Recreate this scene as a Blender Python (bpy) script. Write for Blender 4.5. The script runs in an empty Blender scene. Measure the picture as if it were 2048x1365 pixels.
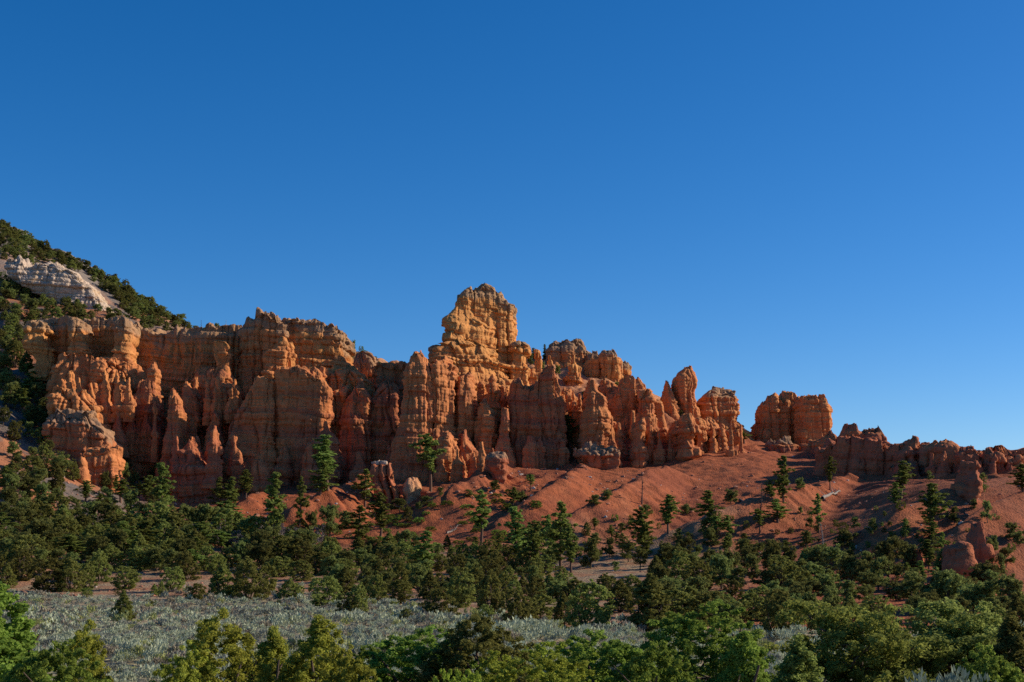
import bpy, math, random
import numpy as np
rad = math.radians

# ------------------------------------------------------------------ camera, sky, sun, exposure
W0, H0 = 2048.0, 1365.0
FPX = 2813.0
PITCH = math.atan((1090.0 - H0 / 2) / FPX)
CP, SP = math.cos(PITCH), math.sin(PITCH)
scene = bpy.context.scene
COL = scene.collection
cam_d = bpy.data.cameras.new("camera")
cam_d.sensor_width = 36.0
cam_d.lens = FPX / W0 * 36.0
cam_d.clip_start, cam_d.clip_end = 0.5, 9000
cam = bpy.data.objects.new("camera", cam_d)
cam.rotation_euler = (math.pi / 2 + PITCH, 0, 0)
COL.objects.link(cam)
scene.camera = cam

SUN_EL, SUN_AZ = 27.0, 77.5          # azimuth clockwise from the view direction
world = bpy.data.worlds.new("World")
scene.world = world
world.use_nodes = True
nt = world.node_tree
nt.nodes.clear()
sky = nt.nodes.new("ShaderNodeTexSky")
sky.sky_type = 'NISHITA'
sky.sun_disc = False
sky.sun_elevation = rad(SUN_EL)
sky.sun_rotation = rad(SUN_AZ)
sky.altitude = 2300
sky.air_density = 1.0
sky.dust_density = 2.4
sky.ozone_density = 4.8
gam = nt.nodes.new("ShaderNodeHueSaturation")
gam.inputs["Hue"].default_value = 0.503
gam.inputs["Saturation"].default_value = 1.28
bg = nt.nodes.new("ShaderNodeBackground")
bg.inputs["Strength"].default_value = 0.122
out = nt.nodes.new("ShaderNodeOutputWorld")
nt.links.new(sky.outputs[0], gam.inputs["Color"])
nt.links.new(gam.outputs[0], bg.inputs[0])
nt.links.new(bg.outputs[0], out.inputs[0])

sl = bpy.data.lights.new("sun", 'SUN')
sl.energy = 5.0
sl.angle = rad(0.5)
sl.color = (1.0, 0.86, 0.68)
so = bpy.data.objects.new("sun", sl)
so.rotation_euler = (rad(90 - SUN_EL), 0, rad(-SUN_AZ + 180))
so.location = (200, 0, 200)
COL.objects.link(so)

scene.view_settings.view_transform = 'Standard'
scene.view_settings.look = 'None'
scene.view_settings.exposure = 0.08
scene.view_settings.gamma = 1.0
cy = scene.cycles
cy.max_bounces = 5
cy.diffuse_bounces = 3
cy.glossy_bounces = 1
cy.transmission_bounces = 2
cy.transparent_max_bounces = 4
cy.use_denoising = False

# ------------------------------------------------------------------ numeric helpers
rng = np.random.default_rng(7)
random.seed(7)
U = np.uint32

def _hash(ix, iy, iz, seed):
    h = (ix.astype(np.int64).astype(U) * U(374761393)) ^ (iy.astype(np.int64).astype(U) * U(668265263)) \
        ^ (iz.astype(np.int64).astype(U) * U(2147483647 - 1274126177)) ^ U((seed * 2654435761) & 0xffffffff)
    h = (h ^ (h >> U(13))) * U(1274126177)
    h = (h ^ (h >> U(16))) * U(2246822519)
    return (h ^ (h >> U(15))).astype(np.float64) / 4294967295.0

def vnoise(x, y, z, seed=0):
    ix, iy, iz = np.floor(x), np.floor(y), np.floor(z)
    fx, fy, fz = x - ix, y - iy, z - iz
    fx = fx * fx * (3 - 2 * fx); fy = fy * fy * (3 - 2 * fy); fz = fz * fz * (3 - 2 * fz)
    r = 0
    for dx in (0, 1):
        wx = fx if dx else 1 - fx
        for dy in (0, 1):
            wy = fy if dy else 1 - fy
            for dz in (0, 1):
                wz = fz if dz else 1 - fz
                r = r + wx * wy * wz * _hash(ix + dx, iy + dy, iz + dz, seed)
    return r * 2 - 1

def fbm(x, y, z, s, octv=3, seed=0, gain=0.5):
    r, a = 0, 1.0
    for o in range(octv):
        r = r + a * vnoise(x / s + 17.3 * o, y / s - 9.1 * o, z / s + 3.7 * o, seed + o)
        a *= gain; s *= 0.5
    return r

def worley2(x, y, seed=0):
    ix, iy = np.floor(x), np.floor(y)
    f1 = np.full(x.shape, 9.0); f2 = f1.copy(); cid = np.zeros(x.shape)
    zz = np.zeros_like(ix)
    for dx in (-1, 0, 1):
        for dy in (-1, 0, 1):
            cx, cy_ = ix + dx, iy + dy
            h1 = _hash(cx, cy_, zz, seed); h2 = _hash(cx, cy_, zz + 1, seed)
            d = np.hypot(cx + h1 - x, cy_ + h2 - y)
            near = d < f1
            f2 = np.where(near, f1, np.minimum(f2, d))
            cid = np.where(near, h1 * 0.7 + h2 * 0.3, cid)
            f1 = np.where(near, d, f1)
    return f1, f2, cid

def sstep(a, b, x):
    t = np.clip((x - a) / (b - a), 0, 1)
    return t * t * (3 - 2 * t)

# a point of the photograph (source pixels) at distance Y along the view axis
def at(px, py, Y):
    u = (px - W0 / 2) / FPX; v = (H0 / 2 - py) / FPX
    dy = CP - v * SP
    return (u * Y / dy, Y, Y * (SP + v * CP) / dy)
def zat(py, Y):
    v = (H0 / 2 - py) / FPX
    return Y * (SP + v * CP) / (CP - v * SP)
def pix(x, y, z):
    c = y * CP + z * SP
    return W0 / 2 + FPX * x / c, H0 / 2 - FPX * (z * CP - y * SP) / c

# ------------------------------------------------------------------ mesh + object helpers
def mesh_np(name, V, F, mat, cols=None, floats=None, smooth=True):
    me = bpy.data.meshes.new(name)
    V = np.asarray(V, dtype=np.float32); F = np.asarray(F, dtype=np.int32)
    k = F.shape[1]
    me.vertices.add(len(V)); me.vertices.foreach_set("co", V.ravel())
    me.loops.add(F.size); me.loops.foreach_set("vertex_index", F.ravel())
    me.polygons.add(len(F))
    me.polygons.foreach_set("loop_start", np.arange(0, F.size, k, dtype=np.int32))
    me.polygons.foreach_set("loop_total", np.full(len(F), k, dtype=np.int32))
    me.polygons.foreach_set("use_smooth", np.full(len(F), smooth, dtype=bool))
    if cols is not None:
        a = me.attributes.new("soil", 'FLOAT_COLOR', 'POINT')
        c = np.ones((len(V), 4), dtype=np.float32); c[:, :3] = cols
        a.data.foreach_set("color", c.ravel())
    if floats is not None:
        a = me.attributes.new("tint", 'FLOAT', 'POINT')
        a.data.foreach_set("value", np.asarray(floats, dtype=np.float32))
    me.materials.append(mat)
    me.update(calc_edges=True)
    me.validate()
    return me

def link(name, data, parent=None, loc=(0, 0, 0)):
    o = bpy.data.objects.new(name, data)
    o.location = loc
    if parent is not None: o.parent = parent
    COL.objects.link(o)
    return o

def tag(o, label=None, cat=None, group=None, kind=None):
    if label: o["label"] = label
    if cat: o["category"] = cat
    if group: o["group"] = group
    if kind: o["kind"] = kind
    return o

def empty(name, loc=(0, 0, 0)):
    o = bpy.data.objects.new(name, None)
    o.location = loc
    o.empty_display_size = 0.5
    COL.objects.link(o)
    return o

# ------------------------------------------------------------------ materials
def new_mat(name):
    m = bpy.data.materials.new(name); m.use_nodes = True
    n = m.node_tree.nodes; n.clear()
    o = n.new("ShaderNodeOutputMaterial")
    return m, n, m.node_tree.links, o

def rock_mat(name, s1, s2, bump=0.35, rough=0.95, var=0.22):
    m, n, L, o = new_mat(name)
    b = n.new("ShaderNodeBsdfPrincipled")
    b.inputs["Roughness"].default_value = rough
    b.inputs["Specular IOR Level"].default_value = 0.15
    at_ = n.new("ShaderNodeAttribute"); at_.attribute_name = "soil"
    tc = n.new("ShaderNodeTexCoord")
    n1 = n.new("ShaderNodeTexNoise"); n1.inputs["Scale"].default_value = s1; n1.inputs["Detail"].default_value = 5
    n1.inputs["Roughness"].default_value = 0.65
    n2 = n.new("ShaderNodeTexNoise"); n2.inputs["Scale"].default_value = s2; n2.inputs["Detail"].default_value = 3
    L.new(tc.outputs["Object"], n1.inputs["Vector"]); L.new(tc.outputs["Object"], n2.inputs["Vector"])
    mr = n.new("ShaderNodeMapRange")
    mr.inputs["From Min"].default_value = 0.3; mr.inputs["From Max"].default_value = 0.7
    mr.inputs["To Min"].default_value = 1 - var; mr.inputs["To Max"].default_value = 1 + var
    L.new(n1.outputs["Fac"], mr.inputs["Value"])
    mx = n.new("ShaderNodeMix"); mx.data_type = 'RGBA'; mx.blend_type = 'MULTIPLY'
    mx.inputs["Factor"].default_value = 1.0
    L.new(at_.outputs["Color"], mx.inputs["A"]); L.new(mr.outputs[0], mx.inputs["B"])
    L.new(mx.outputs["Result"], b.inputs["Base Color"])
    ad = n.new("ShaderNodeMath"); ad.operation = 'ADD'
    L.new(n1.outputs["Fac"], ad.inputs[0]); L.new(n2.outputs["Fac"], ad.inputs[1])
    bp = n.new("ShaderNodeBump"); bp.inputs["Strength"].default_value = bump; bp.inputs["Distance"].default_value = 0.35
    L.new(ad.outputs[0], bp.inputs["Height"]); L.new(bp.outputs[0], b.inputs["Normal"])
    L.new(b.outputs[0], o.inputs[0])
    return m

M_ROCK = rock_mat("sandstone", 1.3, 3.5, 0.55)
M_SOIL = rock_mat("loose_soil", 1.1, 4.0, 0.6, var=0.25)

def leaf_mat(name, col, var=0.35, trans=0.5, hue=0.028, rnd=0.4):
    m, n, L, o = new_mat(name)
    oi = n.new("ShaderNodeObjectInfo")
    at_ = n.new("ShaderNodeAttribute"); at_.attribute_name = "tint"
    hs = n.new("ShaderNodeHueSaturation"); hs.inputs["Color"].default_value = (*col, 1)
    v = n.new("ShaderNodeMapRange"); v.inputs["To Min"].default_value = 1 - var; v.inputs["To Max"].default_value = 1 + var * 1.3
    L.new(at_.outputs["Fac"], v.inputs["Value"])
    v2 = n.new("ShaderNodeMapRange"); v2.inputs["To Min"].default_value = 1 - rnd; v2.inputs["To Max"].default_value = 1 + rnd
    L.new(oi.outputs["Random"], v2.inputs["Value"])
    mm = n.new("ShaderNodeMath"); mm.operation = 'MULTIPLY'
    L.new(v.outputs[0], mm.inputs[0]); L.new(v2.outputs[0], mm.inputs[1])
    L.new(mm.outputs[0], hs.inputs["Value"])
    v3 = n.new("ShaderNodeMapRange"); v3.inputs["To Min"].default_value = 0.5 - hue; v3.inputs["To Max"].default_value = 0.5 + hue
    L.new(oi.outputs["Random"], v3.inputs["Value"]); L.new(v3.outputs[0], hs.inputs["Hue"])
    d = n.new("ShaderNodeBsdfDiffuse"); t = n.new("ShaderNodeBsdfTranslucent")
    L.new(hs.outputs[0], d.inputs[0]); L.new(hs.outputs[0], t.inputs[0])
    ms = n.new("ShaderNodeMixShader"); ms.inputs[0].default_value = trans
    L.new(d.outputs[0], ms.inputs[1]); L.new(t.outputs[0], ms.inputs[2])
    L.new(ms.outputs[0], o.inputs[0])
    return m

def bark_mat(name, col):
    m, n, L, o = new_mat(name)
    b = n.new("ShaderNodeBsdfPrincipled"); b.inputs["Roughness"].default_value = 0.9
    tc = n.new("ShaderNodeTexCoord"); mp = n.new("ShaderNodeMapping"); mp.inputs["Scale"].default_value = (9, 9, 1.5)
    nz = n.new("ShaderNodeTexNoise"); nz.inputs["Scale"].default_value = 3
    L.new(tc.outputs["Object"], mp.inputs["Vector"]); L.new(mp.outputs[0], nz.inputs["Vector"])
    cr = n.new("ShaderNodeValToRGB")
    cr.color_ramp.elements[0].position = 0.3; cr.color_ramp.elements[0].color = (*[c * 0.6 for c in col], 1)
    cr.color_ramp.elements[1].position = 0.7; cr.color_ramp.elements[1].color = (*[c * 1.3 for c in col], 1)
    L.new(nz.outputs["Fac"], cr.inputs[0]); L.new(cr.outputs[0], b.inputs["Base Color"])
    L.new(b.outputs[0], o.inputs[0])
    return m

M_BARK = bark_mat("bark", (0.10, 0.065, 0.045))
M_PBARK = bark_mat("pine_bark", (0.16, 0.085, 0.05))
M_DEAD = bark_mat("dead_wood", (0.30, 0.26, 0.22))
M_DARKDEAD = bark_mat("charred_wood", (0.06, 0.045, 0.04))

# ------------------------------------------------------------------ terrain (one height field)
TPX = [-900, -450, -200, 0, 100, 200, 300, 400, 500, 600, 700, 800, 900, 1000, 1100, 1200, 1300, 1400, 1500, 1600, 1700, 1800, 1900, 2048, 2300, 2900]
TAB = {
 60:  [1371] * 21,
 100: [1259] * 21,
 125: [1225] * 12 + [1222, 1220, 1216, 1214, 1210, 1205, 1200, 1195, 1190],
 150: [1196] * 9 + [1193, 1192, 1190, 1186, 1180, 1176, 1172, 1168, 1162, 1152, 1142, 1130],
 168: [1160, 1165, 1168, 1168, 1168, 1168, 1168, 1168, 1168, 1168, 1165, 1160, 1154, 1150, 1146, 1142, 1134, 1126, 1114, 1102, 1086],
 190: [1095, 1108, 1115, 1120, 1126, 1130, 1130, 1132, 1132, 1134, 1132, 1130, 1122, 1116, 1110, 1102, 1092, 1082, 1068, 1056, 1036],
 230: [962, 990, 1016, 1036, 1050, 1058, 1060, 1060, 1052, 1046, 1036, 1028, 1022, 1016, 1010, 1002, 992, 982, 972, 966, 954],
 262: [870, 910, 960, 1004, 1012, 1004, 992, 990, 978, 960, 946, 944, 946, 950, 940, 934, 945, 958, 963, 967, 960],
 285: [800, 850, 915, 970, 985, 955, 942, 940, 938, 918, 912, 916, 914, 910, 898, 906, 918, 940, 946, 945, 930],
 310: [735, 745, 790, 860, 870, 840, 800, 800, 805, 790, 778, 775, 785, 808, 852, 886, 894, 918, 919, 920, 911],
 340: [665, 662, 668, 684, 694, 700, 704, 718, 735, 730, 728, 726, 752, 794, 852, 886, 898, 926, 936, 942, 938],
 400: [520, 560, 604, 652, 672, 670, 690, 708, 742, 750, 748, 745, 785, 830, 880, 910, 920, 945, 955, 960, 955],
 460: [448, 502, 550, 612, 672, 690, 715, 735, 765, 775, 775, 775, 810, 850, 900, 930, 940, 960, 970, 975, 970],
 560: [520, 560, 610, 665, 715, 740, 765, 785, 815, 825, 825, 830, 860, 890, 930, 960, 970, 985, 990, 995, 990],
 800: [800] * 6 + [900] * 6 + [980] * 9,
}
TY = sorted(TAB)
TA = np.array([(p - W0 / 2) / FPX / CP for p in TPX])
rowsZ = []
for Y in TY:
    r = TAB[Y]
    d = 1.0 if Y > 175 else 0.0
    left = [r[0] + (-70 if d else 0), r[0] + (-45 if d else 0), r[0] + (-22 if d else 0)]
    right = [r[-1] + (14 if d else 0), r[-1] + (60 if d else 0)]
    rowsZ.append([zat(p, Y) for p in left + r + right])
TZ = np.array(rowsZ)

def near_c(px): return 1 - 0.42 * sstep(1540, 1960, px)
def near_Y(px, Y):
    return np.where(Y > 140, 140 + (Y - 140) * near_c(px), Y)

def table_z(a, Y):
    px = np.clip(a, TA[0], TA[-1]) * FPX * CP + W0 / 2
    Yw = np.where(Y > 140, 140 + (Y - 140) / near_c(px), Y)
    return table_raw(a, Yw) * np.where(Y > 140, Y / Yw, 1.0) + sstep(30, 8, Y) * 4.3

def table_raw(a, Y):
    """smooth (cubic Hermite in Y, linear in a) lookup"""
    a = np.clip(a, TA[0], TA[-1])
    j = np.clip(np.searchsorted(TA, a) - 1, 0, len(TA) - 2)
    f = (a - TA[j]) / (TA[j + 1] - TA[j]); f = f * f * (3 - 2 * f) * 0.5 + f * 0.5
    ty = np.array(TY, dtype=float)
    Yc = np.clip(Y, ty[0], ty[-1])
    i = np.clip(np.searchsorted(ty, Yc) - 1, 0, len(ty) - 2)
    g = (Yc - ty[i]) / (ty[i + 1] - ty[i])
    def Z(k): return TZ[k, j] * (1 - f) + TZ[k, j + 1] * f
    i0 = np.maximum(i - 1, 0); i3 = np.minimum(i + 2, len(ty) - 1)
    z0, z1, z2, z3 = Z(i0), Z(i), Z(i + 1), Z(i3)
    h = ty[i + 1] - ty[i]
    s1 = (z2 - z1) / h
    m1 = np.where(i > 0, (z2 - z0) / (ty[i + 1] - ty[i0]), s1)
    m2 = np.where(i < len(ty) - 2, (z3 - z1) / (ty[i3] - ty[i]), s1)
    m1 = np.where(s1 == 0, 0, m1); m2 = np.where(s1 == 0, 0, m2)
    g2, g3 = g * g, g * g * g
    z = (2 * g3 - 3 * g2 + 1) * z1 + (g3 - 2 * g2 + g) * h * m1 + (-2 * g3 + 3 * g2) * z2 + (g3 - g2) * h * m2
    # the bank under the camera
    z = np.where(Y < 60, -6.0, z)
    return z

def hit_table(px, py, lo=70, hi=420):
    Ys = np.linspace(lo, hi, 1400)
    x, _, z = at(px, py, Ys)
    h = table_z(x / Ys, Ys)
    k = np.argmax(h >= z)
    return Ys[k] if h[k] >= z[k] else hi

# spur crests (source pixels, top to bottom, and how far each stands out of the slope)
SPURS = [
 ([(728, 950), (700, 962), (650, 985), (600, 1008), (555, 1030), (520, 1050)], 7.0),
 ([(520, 985), (490, 1000), (470, 1012), (440, 1030)], 3.5),
 ([(1005, 925), (960, 945), (915, 968), (870, 992), (820, 1020), (760, 1050)], 5.0),
 ([(1170, 925), (1120, 962), (1060, 1000), (1000, 1035), (930, 1065)], 4.5),
 ([(1330, 930), (1290, 945), (1240, 975), (1190, 1003), (1140, 1035), (1090, 1070), (1060, 1095)], 7.5),
 ([(1700, 948), (1640, 962), (1560, 980), (1480, 1003), (1420, 1030), (1350, 1062), (1290, 1095)], 8.5),
 ([(1905, 978), (1850, 994), (1790, 1020), (1720, 1062), (1650, 1105), (1600, 1135)], 8.5),
 ([(2060, 980), (1985, 1012), (1910, 1055), (1840, 1098), (1760, 1145)], 6.5),
 ([(2160, 1040), (2060, 1082), (1990, 1115), (1920, 1165)], 5.0),
]
CRESTS = []
for pts, dl in SPURS:
    c = []
    for i, (px, py) in enumerate(pts):
        Yh = hit_table(px, py)
        e = float(np.interp(i / (len(pts) - 1), [0, 0.4, 0.7, 1], [0.75, 1, 0.7, 0.08]))
        c.append(at(px, py, Yh - 3.5 * dl * e * float(near_c(px))))
    CRESTS.append(np.array(c))

def seg_spur(x, y, C):
    best = np.full(x.shape, -1e3)
    for i in range(len(C) - 1):
        a, b = C[i], C[i + 1]
        d = b[:2] - a[:2]; L2 = d @ d
        t = np.clip(((x - a[0]) * d[0] + (y - a[1]) * d[1]) / L2, 0, 1)
        qx, qy, qz = a[0] + t * d[0], a[1] + t * d[1], a[2] + t * (b[2] - a[2])
        dist = np.hypot(x - qx, y - qy)
        side = (x - qx) * d[1] - (y - qy) * d[0]          # the shaded flank is the steeper one
        sl_ = np.where(side > 0, 0.92, 0.58)
        best = np.maximum(best, qz - sl_ * (np.sqrt(dist * dist + 0.8) - 0.89))
    return best

def terrain_h(x, y):
    a = x / np.maximum(y, 20.0)
    z = table_z(a, y)
    base = z.copy()
    px = a * FPX * CP + W0 / 2
    for C in CRESTS:
        m = (x > C[:, 0].min() - 18) & (x < C[:, 0].max() + 18) & (y > C[:, 1].min() - 18) & (y < C[:, 1].max() + 18)
        if m.any():
            s = seg_spur(x[m] + 0.9 * fbm(x[m], y[m], 0 * x[m], 6, 2, 5), y[m], C)
            zz = z[m]
            d = s - zz
            k = 0.8
            z[m] = np.where(d > k, s, np.where(d < -k, zz, zz + (d + k) ** 2 / (4 * k)))
    talus = sstep(180, 230, y) * sstep(0, 1, 1.0)
    cliff = sstep(278, 292, y) * (1 - sstep(350, 372, y)) * (1 - sstep(1480, 1560, px))
    f1, f2, cid = worley2(x / 5.0 + 0.35 * fbm(x, y, 0 * x, 5, 2, 3), y / 9.0, 11)
    z = z + cliff * (1.8 * (0.55 - f1) + 0.8 * fbm(x, y, 0 * x, 3.0, 3, 21))
    hill = (1 - sstep(250, 480, px)) * sstep(165, 215, y)
    z = z + hill * (1.6 * fbm(x, y, 0 * x, 16, 4, 31, 0.55))
    # rills down the talus
    wq = x + 0.55 * y + 2.2 * fbm(x, y, 0 * x, 11, 2, 40)
    ril = np.abs(vnoise(wq / 4.5, y / 22.0, 0 * x, 41)) + 0.45 * np.abs(vnoise(wq / 1.7, y / 9.0, 0 * x, 42))
    z = z + talus * (1 - hill) * (1 - cliff) * (1.25 * (ril - 0.5) * np.clip(0.6 + fbm(x, y, 0 * x, 25, 2, 44), 0.1, 1.3) + 0.22 * fbm(x, y, 0 * x, 2.0, 3, 43))
    z = z + 0.25 * fbm(x, y, 0 * x, 22, 3, 51) * sstep(40, 60, y) + 0.05 * fbm(x, y, 0 * x, 1.2, 2, 52)
    return z, px, cliff, hill

ss = np.concatenate([np.linspace(-1.6, -0.335, 60)[:-1], np.linspace(-0.335, 0.335, 780), np.linspace(0.335, 1.6, 60)[1:]])
yy = np.concatenate([np.linspace(-38, 50, 30)[:-1], np.linspace(50, 160, 170)[:-1], np.linspace(160, 345, 460)[:-1], np.linspace(345, 480, 150)[:-1], np.linspace(480, 800, 40)])
YO = 40.0
S, YG = np.meshgrid(ss, yy)
XG = S * (YG + YO)
ZG, PXG, CLG, HLG = terrain_h(XG.ravel(), YG.ravel())
ZG = ZG.reshape(S.shape); PXG = PXG.reshape(S.shape); CLG = CLG.reshape(S.shape); HLG = HLG.reshape(S.shape)

def ground(x, y):
    s = x / (y + YO)
    j = np.clip(np.searchsorted(ss, s) - 1, 0, len(ss) - 2); i = np.clip(np.searchsorted(yy, y) - 1, 0, len(yy) - 2)
    f = (s - ss[j]) / (ss[j + 1] - ss[j]); g = (y - yy[i]) / (yy[i + 1] - yy[i])
    return (ZG[i, j] * (1 - f) + ZG[i, j + 1] * f) * (1 - g) + (ZG[i + 1, j] * (1 - f) + ZG[i + 1, j + 1] * f) * g

def hit(px, py, lo=50, hi=520):
    Ys = np.linspace(lo, hi, 2400)
    x, _, z = at(px, py, Ys)
    h = ground(x, Ys)
    k = int(np.argmax(h >= z))
    if h[k] < z[k]: k = int(np.argmin(z - h))
    return float(x[k]), float(Ys[k]), float(h[k])

# soil colours
def mixc(c0, c1, f): return c0 * (1 - f[..., None]) + np.array(c1) * f[..., None]
xf, yf, zf = XG.ravel(), YG.ravel(), ZG.ravel()
pf = PXG.ravel()
nA = fbm(xf, yf, 0 * xf, 9, 4, 61); nB = fbm(xf, yf, 0 * xf, 2.2, 3, 62); nC = fbm(xf, yf, 0 * xf, 30, 3, 63)
col = np.zeros((len(xf), 3)) + np.array((0.335, 0.096, 0.038))                 # red talus
col = mixc(col, (0.23, 0.066, 0.034), sstep(0.0, 0.8, nA) * 0.6)
col = mixc(col, (0.40, 0.135, 0.058), sstep(0.1, 0.9, nB) * 0.35)
toe = (1 - sstep(185, 222, yf + 10 * nA)) * (1 - sstep(1250, 1600, pf) * 0.9)
col = mixc(col, (0.32, 0.225, 0.135), toe * (0.55 + 0.45 * sstep(-0.3, 0.5, nB)))
med = 1 - sstep(-4, 4, yf - (150 - 50 * sstep(650, 1150, pf)) + 3 * nA)
col = mixc(col, (0.31, 0.275, 0.175), med * (0.7 + 0.3 * sstep(-0.2, 0.4, nB)))
hl = HLG.ravel()
hc = np.zeros_like(col) + np.array((0.17, 0.13, 0.105))
hc = mixc(hc, (0.38, 0.155, 0.075), sstep(0.0, 0.35, nA + 0.5 * nC + 0.35 * np.exp(-((zf - 36) / 14) ** 2)))
hc = mixc(hc, (0.14, 0.12, 0.11), sstep(0.2, 0.7, nB - 0.3 * nA) * 0.7)
hc = mixc(hc, (0.25, 0.21, 0.175), sstep(66, 76, zf + 4 * nA) * 0.6)
col = col * (1 - hl[:, None]) + hc * hl[:, None]
plat = sstep(330, 350, yf) * (1 - sstep(800, 900, pf)) * (1 - hl)
col = mixc(col, (0.52, 0.35, 0.21), plat)
clf = CLG.ravel() * (1 - hl)
col = mixc(col, (0.50, 0.24, 0.12), clf * sstep(20, 36, zf) * 0.9)
I, J = len(yy), len(ss)
q = (np.arange(I - 1)[:, None] * J + np.arange(J - 1)[None, :]).ravel()
FQ = np.stack([q, q + 1, q + J + 1, q + J], 1)
me = mesh_np("terrain", np.stack([xf, yf, zf], 1), FQ, M_SOIL, cols=col)
tag(link("terrain", me), kind="structure")
PV = np.array([(-5000, -3000, -9.5), (5000, -3000, -9.5), (5000, 6000, -9.5), (-5000, 6000, -9.5)], dtype=float)
tag(link("ground", mesh_np("ground", PV, np.array([[0, 1, 2, 3]]), M_SOIL, cols=np.array([[0.3, 0.2, 0.13]] * 4))), kind="structure")

# ------------------------------------------------------------------ rock formations
_zs = np.arange(-40, 140, 0.05)
_rs = np.random.default_rng(21)
LAY = np.zeros_like(_zs); STR = np.zeros_like(_zs); BAND = np.zeros_like(_zs)
_z = -40.0
while _z < 139:
    th = _rs.choice([0.7, 1.0, 1.5, 2.2, 3.0], p=[.22, .28, .25, .15, .10]) * _rs.uniform(0.8, 1.2)
    h = _rs.uniform(-0.55, 0.55); bul = _rs.uniform(0.35, 0.8); bc = _rs.uniform(-1, 1)
    m = (_zs >= _z) & (_zs < _z + th)
    u = (_zs[m] - _z) / th
    STR[m] = h + bul * (1 - np.abs(2 * u - 1) ** 3.5) - 0.4
    BAND[m] = bc; LAY[m] = _z * 10
    _z += th
STR2 = np.zeros_like(_zs); _z = -40.0
while _z < 139:
    th = _rs.uniform(0.22, 0.75); m = (_zs >= _z) & (_zs < _z + th); u = (_zs[m] - _z) / th
    STR2[m] = _rs.uniform(-0.5, 0.5) + 0.7 * (1 - np.abs(2 * u - 1) ** 3) - 0.5
    _z += th
BAND = np.convolve(BAND, np.ones(7) / 7, 'same')

C_RED, C_ORG, C_YEL, C_GREY = (0.37, 0.118, 0.060), (0.53, 0.200, 0.072), (0.60, 0.270, 0.085), (0.31, 0.215, 0.13)

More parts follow.
